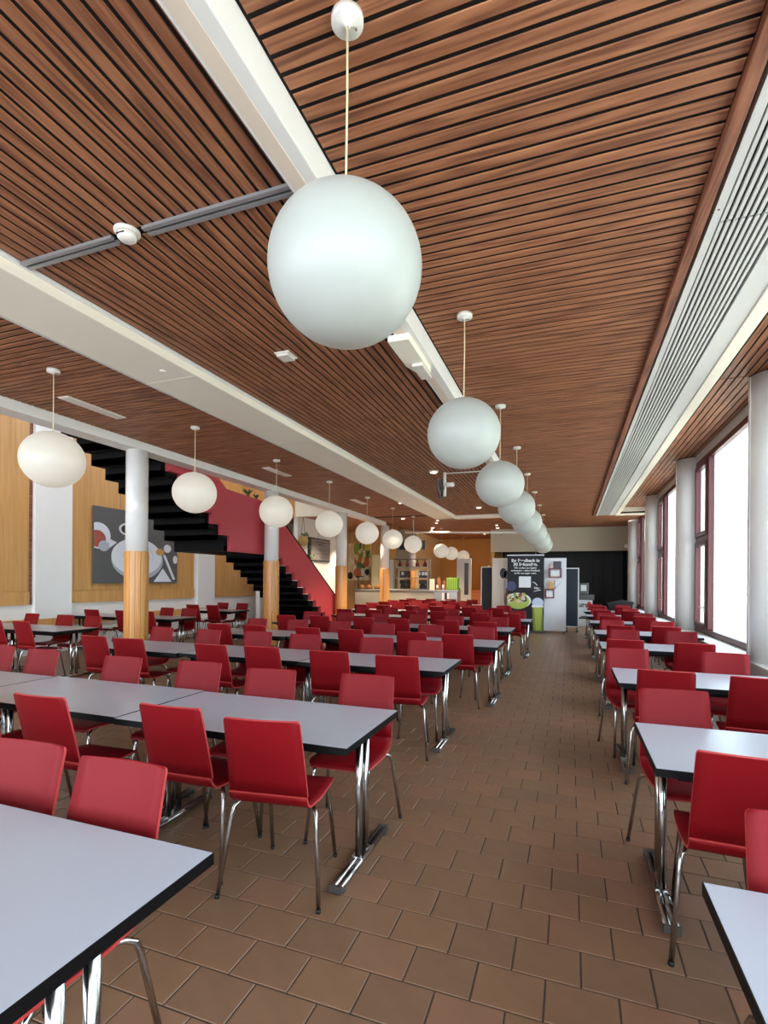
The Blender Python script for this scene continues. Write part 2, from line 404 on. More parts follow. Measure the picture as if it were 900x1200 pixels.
# wood edge board and ventilation strip on the right
YV = 17.6
struct('trim_5', MB().box(0.668, 0.73, YB, YV, ZC - 0.05, ZC + 0.08), 'trim_wood', bevel=0.004)
vent = struct('trim_6', MB().box(0.755, 1.42, YB, YV, ZC + 0.02, ZC + 0.08), 'vent_dark')
MB().box(0.755, 0.80, YB, YV, ZC - 0.04, ZC + 0.02).build('vent_border', 'grey_metal', vent)
MB().box(1.14, 1.30, YB, YV, ZC - 0.04, ZC + 0.02).build('vent_border', 'grey_metal', vent)
MB().box(1.125, 1.14, YB, YV, ZC - 0.01, ZC + 0.02).build('vent_shadow_gap', 'vent_dark', vent)
MB().box(1.30, 1.42, YB, YV, ZC - 0.055, ZC + 0.02).build('cornice', 'cream_paint', vent, 0.008)
for a, b in ((-0.5, 3.48), (3.5, 7.48), (7.5, 11.48), (11.5, 15.48), (15.5, YV)):
    lm = MB().box(-(b - a) / 2, (b - a) / 2, -0.0095, 0.0095, 0, 0.02).mesh('vent_slat', 'grey_metal')
    for k in range(9):
        obj('vent_slat', lm, vent, (0.822 + k * 0.036, (a + b) / 2, ZC - 0.035), PI / 2)
    sm = MB()
    for x in (0.775, 1.17, 1.27): sm.sphere((x, b - 0.12, ZC - 0.04), 0.007, 8, 4, sz=0.4)
    sm.build('screws', 'steel_dark', vent)
# recessed slat strip over the windows
ZS = 3.85
cs = struct('ceiling', MB().box(1.42, XR + 0.25, YB, YV, ZS + 0.010, ZS + 0.1), 'dark_backing')
MB().box(1.38, 1.42, YB, YV, ZC + 0.02, ZS + 0.1).build('upstand', 'cream_paint', cs)
CY = [-1.66, 2.60, 6.87, 11.14, 15.41, 19.7]
slats_along(1.425, 2.19, [(CY[i] + 0.01, min(CY[i + 1], YV) - 0.01) for i in range(5)], ZS, cs, 0.085, 0.067)
struct('trim_7', MB().box(1.42, XR, YV, YV + 0.04, ZC - 0.05, ZS + 0.05), 'cream_paint')

# ---- window wall on the right
RC = 0.25; XC = 2.15; ZSILL = 0.62
wr = struct('wall_right', MB().box(XR - 0.02, XR + 0.14, YB, 22, ZS - 0.14, ZS + 0.3), 'grey_metal')
MB().box(XR - 0.02, XR + 0.14, YB, 22, -0.1, ZSILL - 0.02).build('parapet', 'white_paint', wr)
MB().box(XR - 0.02, XR + 0.14, 19.95, 22, ZSILL, ZS).build('end_panel', 'soffit_paint', wr)
led = struct('trim_8', MB().box(1.93, XR, YB, 20.2, 0.0, ZSILL - 0.04), 'ledge_white')
MB().box(1.90, XR, YB, 20.2, ZSILL - 0.04, ZSILL).build('ledge_top', 'ledge_white', led, 0.006)
MB().lathe([(RC, 0), (RC, ZS - ZSILL - 0.02)], 24, (XC, CY[1], ZSILL)).build('pier', 'column_white', wr)
for i, y in enumerate(CY[2:]):
    nm = ['at the right picture edge beside the big window', 'second from the right picture edge along windows',
          'third from right picture edge along the windows', 'last before the dark kitchen along the windows'][i]
    pl = thing('window_column', 'round white glossy column ' + nm, 'column', (XC, y, ZSILL), 0, 'columns along the windows')
    MB().lathe([(RC, 0), (RC, ZS - ZSILL - 0.02)], 40).build('shaft', 'column_white', pl)
    MB().box(-RC - 0.005, RC, -0.03, 0.03, 0.0, ZS - ZSILL - 0.02).build('flange_strip', 'column_white', pl)
def window(n, ya, yb):
    z0, z1 = ZSILL, ZS - 0.14
    x0, x1 = XR - 0.02, XR + 0.06
    o = struct('window_%d' % n, MB().box(x0, x1, ya, yb, z0, z0 + 0.09).box(x0, x1, ya, yb, z1 - 0.09, z1)
               .box(x0, x1, ya, ya + 0.08, z0 + 0.09, z1 - 0.09).box(x0, x1, yb - 0.09, yb, z0 + 0.09, z1 - 0.09), 'maroon_frame', bevel=0.005)
    ym = yb - 0.98; zt = 2.28
    MB().box(x0 - 0.01, x1, ym - 0.05, ym + 0.05, z0 + 0.09, z1 - 0.09).build('mullion', 'maroon_frame', o, 0.005)
    MB().box(x0 - 0.005, x1, ym + 0.05, yb - 0.09, zt - 0.04, zt + 0.04).build('transom', 'maroon_frame', o, 0.005)
    for a, b in ((z0 + 0.1, zt - 0.05), (zt + 0.05, z1 - 0.1)):
        c0, c1 = ym + 0.06, yb - 0.1; w = 0.075; xa, xb = x0 - 0.025, x1 - 0.02
        sash = MB().box(xa, xb, c0, c0 + w, a, b).box(xa, xb, c1 - w, c1, a, b).box(xa, xb, c0 + w, c1 - w, a, a + w).box(xa, xb, c0 + w, c1 - w, b - w, b).build('sash', 'maroon_frame', o, 0.004)
        MB().box(x0 + 0.02, x0 + 0.028, c0 + w, c1 - w, a + w, b - w).build('pane', 'pane_glass', sash)
        if a < 1.0:
            MB().box(xa - 0.012, xa, c0 + 0.02, c0 + 0.05, 1.0, 1.14).tube([(xa - 0.01, c0 + 0.035, 1.08), (xa - 0.05, c0 + 0.035, 1.08), (xa - 0.05, c0 + 0.16, 1.08)], 0.01, 8).build('handle', 'steel', sash)
    MB().box(x0 + 0.03, x0 + 0.038, ya + 0.08, ym - 0.05, z0 + 0.09, z1 - 0.09).build('pane', 'pane_glass', o)
for i in range(5): window(i + 1, CY[i] + RC - 0.05, CY[i + 1] - RC + 0.05)

# ---- glazed end wall behind the camera (daylight), out of frame
wb = struct('wall_back', MB().box(XL, XR, YB - 0.12, YB, 0, 0.5).box(XL, XR, YB - 0.12, YB, 3.45, 3.85).box(XCOL, XR, YB - 0.12, YB, 3.85, 6.7).box(XL, XCOL, YB - 0.12, YB, 6.35, 6.7), 'white_paint')  # upper left opening is added to bring daylight into the stair hall
for k in range(8):
    x = -10.15 + k * 1.73
    MB().box(x - 0.05, x + 0.05, YB - 0.1, YB - 0.02, 0.5, 3.45).build('mullion', 'maroon_frame', wb)

# ---- stair hall on the left: tall wall, closed roof, clerestory added for daylight
wl = struct('wall_left', MB().box(XL - 0.15, XL, YB, 20, 0, 6.7), 'white_paint')
struct('wall_upper', MB().box(XCOL - 0.1, XCOL + 0.1, YB, 14.3, ZC + 0.08, 5.25).box(XCOL - 0.1, XCOL + 0.1, YB, 14.3, 6.4, 6.7), 'white_paint')  # unseen window band added between the two strips, lights the left wall
for k in range(9):
    MB().box(XCOL - 0.06, XCOL + 0.06, YB + k * 2.06, YB + k * 2.06 + 0.1, 5.25, 6.4).build('mullion', 'white_paint', bpy.data.objects['wall_upper'])  # bars of the added clerestory
struct('ceiling', MB().box(XL - 0.1, XCOL + 0.1, YB, 20, 6.6, 6.7), 'white_paint')
# cladding panels on the left wall
def ywall(u, v=640): return atX(u, v, XL).y
def zwall(u, v): return atX(u, v, XL).z
zp = zwall(120, 705)
pil = [(ywall(37), ywall(81)), (ywall(229), ywall(249)), (ywall(249) + 4.2, ywall(249) + 5.2)]
bays = [(pil[0][0] - 3.6, pil[0][0] - 0.08), (pil[0][1], pil[1][0] - 0.1), (pil[1][1], pil[2][0])]
for (a, b) in bays:
    p = MB().box(XL, XL + 0.03, a, b, zp, 6.4).build('wood_panel', 'panel_wood', wl)
    MB().box(XL + 0.03, XL + 0.06, a, b, zp, zp + 0.26).build('bottom_rail', 'panel_wood', p)
    n = max(2, int((b - a) / 1.25)); st = (b - a) / n
    for k in range(n):
        MB().box(XL + 0.03, XL + 0.045, a + k * st + 0.008, a + (k + 1) * st - 0.008, zp + 0.275, 6.39).build('board', 'panel_wood', p)
for a, b in pil:
    MB().box(XL, XL + 0.10, a, b, 0.0, 6.5).build('pilaster', 'white_paint', wl, 0.01)
MB().box(XL, XL + 0.02, bays[0][1], pil[0][0], zp, 6.4).build('shadow_reveal', 'trim_wood', wl)
MB().box(XL, XL + 0.12, YB, 13.0, zwall(60, 733) , zwall(60, 724)).build('dado_rail', 'panel_wood', wl)
MB().box(XL, XL + 0.45, YB, 13.0, 0.0, 0.42).build('wall_bench', 'white_paint', wl, 0.01)

# ---- stair
SX0, SX1 = -8.09, -6.80
LAND_Z = 2.206; LY0, LY1 = 9.01, 10.5; LST = 14.07
stair = thing('staircase', 'black stepped staircase with red solid balustrade rising behind the columns', 'staircase', (0, 0, 0))
def flight(ys, zs, n, rise, run):
    """steps climb towards -y from (ys, zs); each step is tread + riser of a folded plate"""
    z = zs; y = ys; pts = []
    for k in range(n):
        MB().box(SX0, SX1, y - 0.11, y, z - 0.10, z + rise).box(SX0, SX1, y - run - 0.11, y - 0.11, z + rise - 0.10, z + rise).build('step', 'stair_black', stair)
        pts.append((y, z - 0.10)); pts.append((y, z + rise - 0.10)) if False else None
        y -= run; z += rise
    return y, z
nL, nU = 12, 16
rl = LAND_Z / nL; runl = (LST - LY1) / nL
flight(LST, 0.0, nL, rl, runl)
MB().box(SX0, SX1, LY0 - 0.1, LY1 + 0.02, LAND_Z - 0.12, LAND_Z).build('landing', 'stair_black', stair)
ru, runu = 0.202, 0.295
flight(LY0, LAND_Z, nU, ru, runu)
def zig(ys, zs, n, rise, run, drop):
    out = []; y, z = ys, zs
    for k in range(n):
        out += [(y, z - drop), (y, z + rise - drop)]; y -= run; z += rise
    out.append((y, z - drop)); return out
bx0, bx1 = SX1, SX1 + 0.09
up = zig(LY0, LAND_Z, nU, ru, runu, 0.0)
top = [(up[-1][0], up[-1][1] + 1.07), (LY0 - 0.15, LAND_Z + 1.17), (LY1, LAND_Z + 1.1), (LY1, LAND_Z - 0.12), (LY0, LAND_Z - 0.12)]
MB().prism(up + top, 0, bx0, bx1).build('upper_balustrade', 'stair_red', stair)
lo = zig(LST, 0.0, nL, rl, runl, -0.02)
lo = lo[:-1] + [(LY1 + 0.3, LAND_Z + 0.02)]
MB().prism(lo + [(LY1 + 0.3, LAND_Z + 0.90), (14.18, 0.99), (14.18, 0.0)], 0, bx0, bx1).build('lower_balustrade', 'stair_red', stair)
MB().prism([(LY1 + 0.3, LAND_Z + 0.90), (LY1 + 0.3, LAND_Z + 0.935), (14.2, 1.02), (14.2, 0.99)], 0, bx0 - 0.01, bx1 + 0.01).build('handrail', 'stair_black', stair)

# ---- columns on the left: white above, wood jacket below
cys = [atX(u, 600, XCOL + 0.0).y for u in (160.5, 318.5, 400.5, 451.5)]
print('column y', cys)
names = ['in front of the food painting', 'in front of the red stair', 'between stair and vegetable picture', 'beside the vegetable picture and serving shelf', 'amid the serving shelf behind the counter']
cys = cys + [cys[3] + 3.5]
for i, y in enumerate(cys):
    c = thing('round_column', 'round white column with wood jacket ' + names[i], 'column', (XCOL, y, 0), 0, 'columns along the stair hall')
    r = 0.165; zt = 1.93
    MB().lathe([(r, zt), (r, ZC - 0.125)], 32).build('shaft', 'column_white', c)
    MB().lathe([(r + 0.004, 0.0), (r + 0.004, zt - 0.01)], 32).build('core', 'trim_wood', c)
    st = MB().lathe([(0.001, 0), (0.001, 0.001)], 3)
    for k in range(14):
        a0 = 2 * PI * (k + 0.03) / 14; a1 = 2 * PI * (k + 0.97) / 14
        ro, ri = r + 0.016, r + 0.003
        poly = [(ri * math.cos(a0), ri * math.sin(a0)), (ro * math.cos(a0), ro * math.sin(a0)), (ro * math.cos((a0 + a1) / 2), ro * math.sin((a0 + a1) / 2)),
                (ro * math.cos(a1), ro * math.sin(a1)), (ri * math.cos(a1), ri * math.sin(a1))]
        MB().prism(poly, 2, 0.0, zt).build('stave', 'column_wood', c)

# ---- end of the stair hall and the far end
struct('wall_hall_end', MB().box(XL, XCOL - 0.16, 14.3, 14.45, ZC - 0.15, 6.7), 'cream_paint')
for k in range(4):
    MB().box(XL + k * 0.5, XL + k * 0.5 + 0.485, 14.27, 14.3, ZC - 0.15, 6.6).build('board', 'panel_wood', bpy.data.objects['wall_hall_end'])
chh = struct('ceiling', MB().box(XL, XCOL - 0.16, 14.45, 20, ZC - 0.1, ZC + 0.1), 'slat_wood')
struct('wall_hall_side', MB().box(-8.35, -8.2, 14.45, atX(401, 640, -8.2).y, 0, ZC - 0.1), 'white_paint')
YW = 19.9
ww = struct('wall_far_left', MB().box(-9.6, -6.75, YW, YW + 0.15, 0, ZC), 'panel_wood')
for k in range(8):
    MB().box(-9.6 + k * 0.355, -9.6 + k * 0.355 + 0.345, YW - 0.03, YW, 0, ZC).build('board', 'panel_wood', ww)
YK = 21.5; xk_ = atY(575, 640, YK).x
struct('wall_servery', MB().box(-6.5, -6.35, 21.4, YF, 0, ZC + 0.1), 'beige_paint')
struct('wall_servery_back', MB().box(-9.7, -6.35, 21.4, 21.55, 0, ZC + 0.1), 'beige_paint')
struct('ceiling', MB().box(-9.75, XCOL + 0.1, 14.45, YF, ZC + 0.1, ZC + 0.3), 'slat_wood')
struct('wall_servery_end', MB().box(-9.75, -9.6, 14.45, 21.5, 0, ZC + 0.1), 'white_paint')
struct('wall_far', MB().box(-7.0, 0.5, 26.0, 26.15, 0, ZC + 0.5), 'ochre_paint')
struct('ceiling', MB().box(XCOL, xk_, 21.6, 26.0, ZC, ZC + 0.05), 'slat_wood')
xk0 = atY(575, 640, YK).x
zk0 = atY(650, 646, YK).z
struct('wall_kitchen', MB().box(xk0, XR, YK, YK + 0.2, zk0, ZC + 0.3), 'soffit_paint')
struct('wall_kitchen_side', MB().box(xk0 - 0.02, xk0 + 0.13, YK + 0.2, YF, 0, ZC + 0.3), 'ochre_paint')
kb = struct('wall_kitchen_back', MB().box(xk0, XR + 0.3, 24.5, 24.7, 0, ZC), 'kitchen_black')
for k in range(14):
    x = xk0 + 0.3 + k * 0.42
    MB().box(x, x + 0.4, 24.47, 24.5, 0.1, 3.3).build('panel', 'kitchen_black', kb, 0.004)
struct('wall_kitchen_right', MB().box(XR - 0.05, XR + 0.1, YK + 0.2, 24.6, 0, ZC), 'kitchen_black')
struct('ceiling', MB().box(xk0, XR + 0.2, YK + 0.2, 24.7, ZC - 0.2, ZC - 0.1), 'kitchen_black')

# ================================================================== FURNITURE
# ---- chair
CW = 0.193
def shell(path, name, parent, bow):
    """bent plywood strip; path of (y, z, halfwidth)"""
    n = len(path); nx = 9; t = 0.011; mb = MB(); top = []; bot = []
    nor = []
    for i in range(n):
        a = path[max(i - 1, 0)]; b = path[min(i + 1, n - 1)]
        d = Vector((0, b[0] - a[0], b[1] - a[1])).normalized(); nor.append(Vector((0, -d.z, d.y)) * -1)
    for i, (y, z, w) in enumerate(path):
        for k in range(nx):
            s_ = -1 + 2 * k / (nx - 1)
            p = Vector((s_ * w, y - bow(i) * (1 - s_ * s_), z)); top.append(p); bot.append(p + nor[i] * t)
    vs = top + bot; o = len(top); fs = []; ed = []
    for i in range(n - 1):
        for k in range(nx - 1):
            a = i * nx + k; fs.append((a, a + 1, a + nx + 1, a + nx)); fs.append((o + a, o + a + nx, o + a + nx + 1, o + a + 1))
        a = i * nx; ed.append((a, a + nx, o + a + nx, o + a)); a += nx - 1; ed.append((a, o + a, o + a + nx, a + nx))
    for k in range(nx - 1):
        ed.append((k, o + k, o + k + 1, k + 1)); a = (n - 1) * nx + k; ed.append((a, a + 1, o + a + 1, o + a))
    mb.add(vs, fs, 0, True)
    for f in ed: mb.f.append(f); mb.mi.append(1); mb.sm.append(False)
    return mb.build(name, ['chair_red', 'chair_edge'], parent)
def arc(c, r, a0, a1, n): return [(c[0] + r * math.cos(R(a0 + (a1 - a0) * i / n)), c[1] + r * math.sin(R(a0 + (a1 - a0) * i / n))) for i in range(n + 1)]
ch = thing('chair', 'x', 'chair', (0, 0, 0))
# side profile: y forward (+) to the table, back at -y
curve = arc((-0.110, 0.527), 0.075, 192, 268, 6)
seat_p = [(y, z, CW) for y, z in curve] + [(-0.02, 0.446, CW + 0.004), (0.08, 0.450, CW + 0.006), (0.17, 0.456, CW + 0.004), (0.225, 0.451, CW - 0.004), (0.25, 0.433, CW - 0.028)]
seat = shell(seat_p, 'seat', ch, lambda i: 0.0)
y0, z0 = curve[0]
back_p = [(y0 - 0.085 * q ** 1.1, z0 + (0.874 - z0) * q, CW - 0.010 * q) for q in (0, 0.2, 0.4, 0.6, 0.8, 0.965)] + [(y0 - 0.0845, 0.870, CW - 0.0135), (y0 - 0.086, 0.874, CW - 0.019)]
shell(back_p, 'backrest', ch, lambda i: 0.018 * min(1, i / 3))
for sx in (-1, 1):
    rear = [(sx * 0.10, 0.05, 0.432), (sx * 0.155, -0.04, 0.430), (sx * 0.188, -0.086, 0.425), (sx * 0.206, -0.110, 0.406), (sx * 0.213, -0.120, 0.375), (sx * 0.250, -0.188, 0.008)]
    lg = MB().tube(rear, 0.0105, 9).build('leg', 'chrome', ch)
    MB().tube([(sx * 0.2495, -0.187, 0.016), (sx * 0.2505, -0.189, 0.0)], 0.012, 8).build('foot_cap', 'rubber_black', lg)
    front = [(sx * 0.10, 0.0, 0.432), (sx * 0.145, 0.13, 0.430), (sx * 0.158, 0.175, 0.424), (sx * 0.163, 0.198, 0.405), (sx * 0.165, 0.208, 0.375), (sx * 0.182, 0.280, 0.008)]
    lg = MB().tube(front, 0.0105, 9).build('leg', 'chrome', ch)
    MB().tube([(sx * 0.1817, 0.2785, 0.016), (sx * 0.1823, 0.2815, 0.0)], 0.012, 8).build('foot_cap', 'rubber_black', lg)
CHP = proto(ch)
# ---- table: origin at floor under its centre, long side along x
TL, TD, TH = 1.42, 0.755, 0.72
tb = thing('table', 'x', 'table', (0, 0, 0))
MB().box(-TL / 2 + 0.003, TL / 2 - 0.003, -TD / 2 + 0.003, TD / 2 - 0.003, TH - 0.026, TH).build('tabletop', 'table_laminate', tb)
e = MB()
hx, hy, w = TL / 2, TD / 2, 0.006
e.box(-hx, hx, -hy, -hy + w, TH - 0.034, TH - 0.001).box(-hx, hx, hy - w, hy, TH - 0.034, TH - 0.001)
e.box(-hx, -hx + w, -hy + w, hy - w, TH - 0.034, TH - 0.001).box(hx - w, hx, -hy + w, hy - w, TH - 0.034, TH - 0.001)
e.box(-hx + 0.004, hx - 0.004, -hy + 0.004, hy - 0.004, TH - 0.033, TH - 0.027)
e.build('edge_band', 'table_edge', tb)
MB().box(-hx + 0.1, hx - 0.1, -hy + 0.10, -hy + 0.13, TH - 0.075, TH - 0.033).build('rail', 'table_edge', tb)
MB().box(-hx + 0.1, hx - 0.1, hy - 0.13, hy - 0.10, TH - 0.075, TH - 0.033).build('rail', 'table_edge', tb)
for sx in (-1, 1):
    x = sx * (hx - 0.075)
    MB().box(x - 0.03, x + 0.03, -0.3, 0.3, TH - 0.06, TH - 0.033).build('bracket', 'table_edge', tb)
    for sy in (-1, 1):
        MB().tube([(x, sy * 0.045, 0.045), (x, sy * 0.045, TH - 0.05)], 0.019, 12).build('leg', 'chrome', tb)
    ft = MB()
    for dx in (-0.017, 0.017):
        ft.tube([(x + dx, -0.325, 0.026), (x + dx, 0.325, 0.026)], 0.017, 10)
    ft.box(x - 0.03, x + 0.03, -0.07, 0.07, 0.03, 0.05)
    f = ft.build('foot_bar', 'chrome', tb)
    for sy in (-1, 1): MB().prism([(sy * 0.334, 0.008), (sy * 0.334, 0.044), (sy * 0.322, 0.044), (sy * 0.322, 0.018), (sy * 0.28, 0.018), (sy * 0.28, 0.0), (sy * 0.31, 0.0), (sy * 0.31, 0.008)], 0, x - 0.034, x + 0.034).build('end_cap', 'steel_dark', f)
TBP = proto(tb)
used = {'c': False, 't': False}
def put(pr, key, label, loc, rz, group):
    if not used[key]:
        used[key] = True; r = pr[0]; r.location = loc; r.rotation_euler = (0, 0, rz); r['label'] = label; r['group'] = group; return r
    return dup(pr, label, loc, rz, group)
rng = random.Random(5)
# rows left of the aisle: (right end x, far edge y, number of tables)
rowsL = [(-0.95, 1.211, 2), (-0.965, 2.925, 3), (-1.01, 5.06, 3), (-0.80, 6.89, 3), (-0.86, 8.90, 3), (-0.72, 11.1, 3), (-1.25, 13.2, 3), (-2.75, 15.2, 2), (-2.75, 17.1, 2)]
skip = set()
nudge = {(0, 1, 0): (-1.485, 1.40, 2), (0, 1, 1): (-2.0, 1.43, 2), (1, -1, 0): (-1.34, 2.03, 8), (1, -1, 1): (-1.92, 2.08, 2), (1, -1, 2): (-2.75, 2.0, 2),
         (1, 1, 0): (-1.30, 3.27, 3), (1, 1, 1): (-2.03, 3.22, 8), (1, 1, 2): (-2.72, 3.29, 4), (1, 1, 3): (-3.47, 3.26, 2), (1, 1, 4): (-4.45, 3.30, 0), (1, 1, 5): (-5.1, 3.36, 0),
         (2, -1, 0): (-1.40, 4.18, 6), (2, -1, 1): (-2.07, 4.22, 4), (2, -1, 2): (-2.80, 4.24, 3), (2, -1, 3): (-3.36, 4.19, 0), (2, -1, 4): (-4.50, 4.26, 8), (2, -1, 5): (-5.05, 4.3, 0),
         (2, 1, 0): (-1.47, 5.38, 8), (2, 1, 1): (-2.05, 5.43, 8), (2, 1, 2): (-2.96, 5.43, 8), (3, -1, 0): (-1.28, 6.14, 6), (3, -1, 1): (-1.88, 6.19, 6)}
nudgeR = {(0, 1, 0): (0.668, 1.75, 0), (1, -1, 0): (0.655, 2.27, -2), (1, 1, 0): (0.59, 3.52, 6), (2, -1, 0): (0.67, 4.25, -4), (2, -1, 1): (1.25, 4.18, -4), (2, 1, 0): (0.53, 5.545, 4),
          (2, 1, 1): (1.35, 5.55, -4), (3, -1, 0): (0.59, 6.36, -2), (3, -1, 1): (1.26, 6.28, -4)}
for ri, (xr, yf, nt) in enumerate(rowsL):
    for k in range(nt):
        xc = xr - (TL + 0.012) * k - TL / 2; yc = yf - TD / 2 + (0.02 if k == 1 else 0.0)
        put(TBP, 't', 'white table in %s row left of the aisle, %s from the aisle' % (ORD[ri], ORD[k]), (xc, yc, 0), 0, 'tables left of the aisle')
        for side in (-1, 1):
            for q in (0, 1):
                cx = xc + TL / 2 - ((0.36, 0.99) if side < 0 else (0.33, 1.06))[q] + rng.uniform(-0.02, 0.02); ci = 2 * k + q
                cy = (yc - TD / 2 + 0.07) if side < 0 else (yc + TD / 2 - 0.13)
                cy += rng.uniform(-0.05, 0.03) * -side; rz = (0 if side < 0 else PI) + R(rng.uniform(-5, 5))
                if ri == 0 and side < 0: continue
                key = (ri, side, ci)
                if key in skip: continue
                if key in nudge: rz = R(nudge[key][2]) + (0 if side < 0 else PI); cx = 0.963 * nudge[key][0] - 0.27 * math.sin(rz); cy = 0.963 * nudge[key][1] + 0.27 * math.cos(rz)
                put(CHP, 'c', 'red chair on %s side of %s table row left of aisle, %s from the aisle' % ('near' if side < 0 else 'far', ORD[ri], ORD[ci]), (cx, cy, 0), rz, 'red chairs left of the aisle')
# window side rows: left end x, far edge y
rowsR = [(0.33, 1.543), (0.345, 3.17), (0.36, 5.12), (0.36, 7.30), (0.37, 9.10), (0.37, 11.3), (0.36, 13.3), (0.36, 15.3)]
for ri, (xl, yf) in enumerate(rowsR):
    xc = xl + TL / 2; yc = yf - TD / 2
    put(TBP, 't', 'white table on the window side of the aisle, %s from the camera' % ORD[ri], (xc, yc, 0), 0, 'tables on the window side')
    for side in (-1, 1):
        for q in (0, 1):
            cx = xl + ((0.32, 0.90) if side < 0 else (0.31, 0.98))[q] + rng.uniform(-0.01, 0.02)
            cy = (yf - TD + 0.09) if side < 0 else (yf - 0.15)
            cy += rng.uniform(-0.05, 0.02) * -side; rz = (0 if side < 0 else PI) + R(rng.uniform(-4, 4))
            if ri == 0 and side < 0: continue
            if (ri, side, q) in nudgeR: nn = nudgeR[(ri, side, q)]; rz = R(nn[2]) + (0 if side < 0 else PI); cx = 0.963 * nn[0] - 0.27 * math.sin(rz); cy = 0.963 * nn[1] + 0.27 * math.cos(rz)
            put(CHP, 'c', 'red chair on %s side of %s window-side table, at its %s end' % ('near' if side < 0 else 'far', ORD[ri], 'aisle' if q == 0 else 'window'), (cx, cy, 0), rz, 'red chairs on the window side')
# rows by the left wall
rowsW = [(-7.0, 6.08, 2), (-7.2, 8.59, 2), (-7.7, 11.13, 1)]
for ri, (xr, yf, nt) in enumerate(rowsW):
    for k in range(nt):
        xc = xr - (TL + 0.012) * k - TL / 2; yc = yf - TD / 2
        put(TBP, 't', 'white table in %s row beside the left wall, %s' % (ORD[ri], 'on the column side' if k == 0 else 'against the wall'), (xc, yc, 0), 0, 'tables beside the left wall')
        for side in (-1, 1):
            for q in (0, 1):
                cx = xc + TL / 2 - (0.37, 0.98)[q]; ci = 2 * k + q
                if cx < -9.3: continue
                cy = (yc - TD / 2 + 0.05) if side < 0 else (yc + TD / 2 - 0.05)
                put(CHP, 'c', 'red chair on %s side of %s table row beside left wall, %s from the columns' % ('near' if side < 0 else 'far', ORD[ri], ORD[ci]), (cx, cy, 0), (0 if side < 0 else PI) + R(rng.uniform(-5, 5)), 'red chairs beside the left wall')

# ================================================================== LAMPS AND CEILING FITTINGS
def pendant(label, x, y, z, drop, rad, group, gm='opal_glass'):
    p = thing('globe_pendant', label, 'lamp', (x, y, z), 0, group)
    c = MB().lathe([(0.062, 0), (0.062, -0.026), (0.056, -0.031), (0.012, -0.032), (0.01, -0.04)], 24).build('canopy', 'plastic_white', p)
    MB().sphere((0.028, 0.02, -0.037), 0.005, 8, 4).build('screw', 'steel_dark', c)
    MB().tube([(0, 0, -0.04), (0.002, 0, -drop * 0.3), (-0.001, 0, -drop * 0.7), (0, 0, -drop + rad * 0.93)], 0.0045, 8).build('cord', 'cord_cream', p)
    MB().sphere((0, 0, -drop), rad, 48, 28, sz=0.955).lathe([(0.03, -drop + rad * 0.945), (0.03, -drop + rad * 0.975)], 20).build('globe', gm, p)
lampsA = [atZ(408, 20, ZC).y, atZ(542, 369, ZC).y, atZ(587, 475, ZC).y, atZ(606, 524, ZC).y, atZ(617, 555, ZC).y]
sp = (lampsA[-1] - lampsA[0]) / 4
lampsA = lampsA + [lampsA[-1] + sp * k for k in (1, 2, 3)]
for i, y in enumerate(lampsA):
    pendant('white glass globe pendant in the aisle row, %s from the camera' % ORD[i], -0.815, y, ZC, 0.962, 0.292, 'globe pendants along the aisle')
for i in range(10):
    y = 3.80 + i * 2.09 if i < 4 else atX((430, 460, 484, 517, 529, 543)[i - 4] if i < 10 else 0, 640, -4.94).y
    pendant('white glass globe pendant in the row near the columns, %s from the camera' % ORD[i], -5.03 + 0.03 * min(i, 3), y, ZC, 0.93, 0.30, 'globe pendants near the columns', 'opal_glass_lit')
# smoke detector and cable track in the middle panel
zl = ZC - 0.05
p = atZ(149, 271, zl)
d = thing('smoke_detector', 'round cream smoke detector between grey ceiling tracks', 'smoke detector', (p.x, p.y, zl))
MB().lathe([(0.075, 0), (0.075, -0.012), (0.055, -0.018)], 28).build('base', 'plastic_white', d)
MB().lathe([(0.052, -0.018), (0.054, -0.045), (0.04, -0.058), (0.01, -0.062)], 28).build('sensor_head', 'plastic_white', d)
MB().box(-0.03, 0.03, -0.056, -0.05, -0.042, -0.036).build('slot', 'vent_dark', d)
for nm, xa, xb in (('left', -3.45, p.x - 0.12), ('right', p.x + 0.12, -1.37)):
    t = thing('ceiling_track', 'grey aluminium ceiling track %s of the smoke detector' % nm, 'track', ((xa + xb) / 2, 2.4, zl), 0, 'ceiling tracks')
    L = (xb - xa) / 2
    MB().box(-L, L, -0.036, -0.01, -0.02, -0.001).box(-L, L, 0.01, 0.036, -0.02, -0.001).build('profile', 'aluminium', t)
    MB().box(-L + 0.02, L - 0.02, -0.01, 0.01, -0.008, -0.001).build('slot', 'steel_dark', t)
def square_light(label, x, y, z, w, l, mt='unlit_diffuser', h=0.035):
    t = thing('ceiling_light', label, 'ceiling light', (x, y, z))
    MB().box(-w / 2, w / 2, -l / 2, l / 2, -0.012, 0.0).build('housing', 'plastic_white', t, 0.003)
    MB().box(-w / 2 + 0.015, w / 2 - 0.015, -l / 2 + 0.015, l / 2 - 0.015, -h, -0.012).build('diffuser', mt, t, 0.006)
p = atZ(335, 416, zl); square_light('small square white ceiling light in the middle slat panel', p.x, p.y, zl, 0.15, 0.17)
for i, (u, v) in enumerate([(110, 478), (325, 553), (420, 588)]):
    p = atZ(u, v, ZC)
    square_light('flat rectangular recessed light between globe pendants, %s from the camera' % ORD[i], p.x, p.y, ZC + 0.004, 0.17, 0.85, h=0.016)
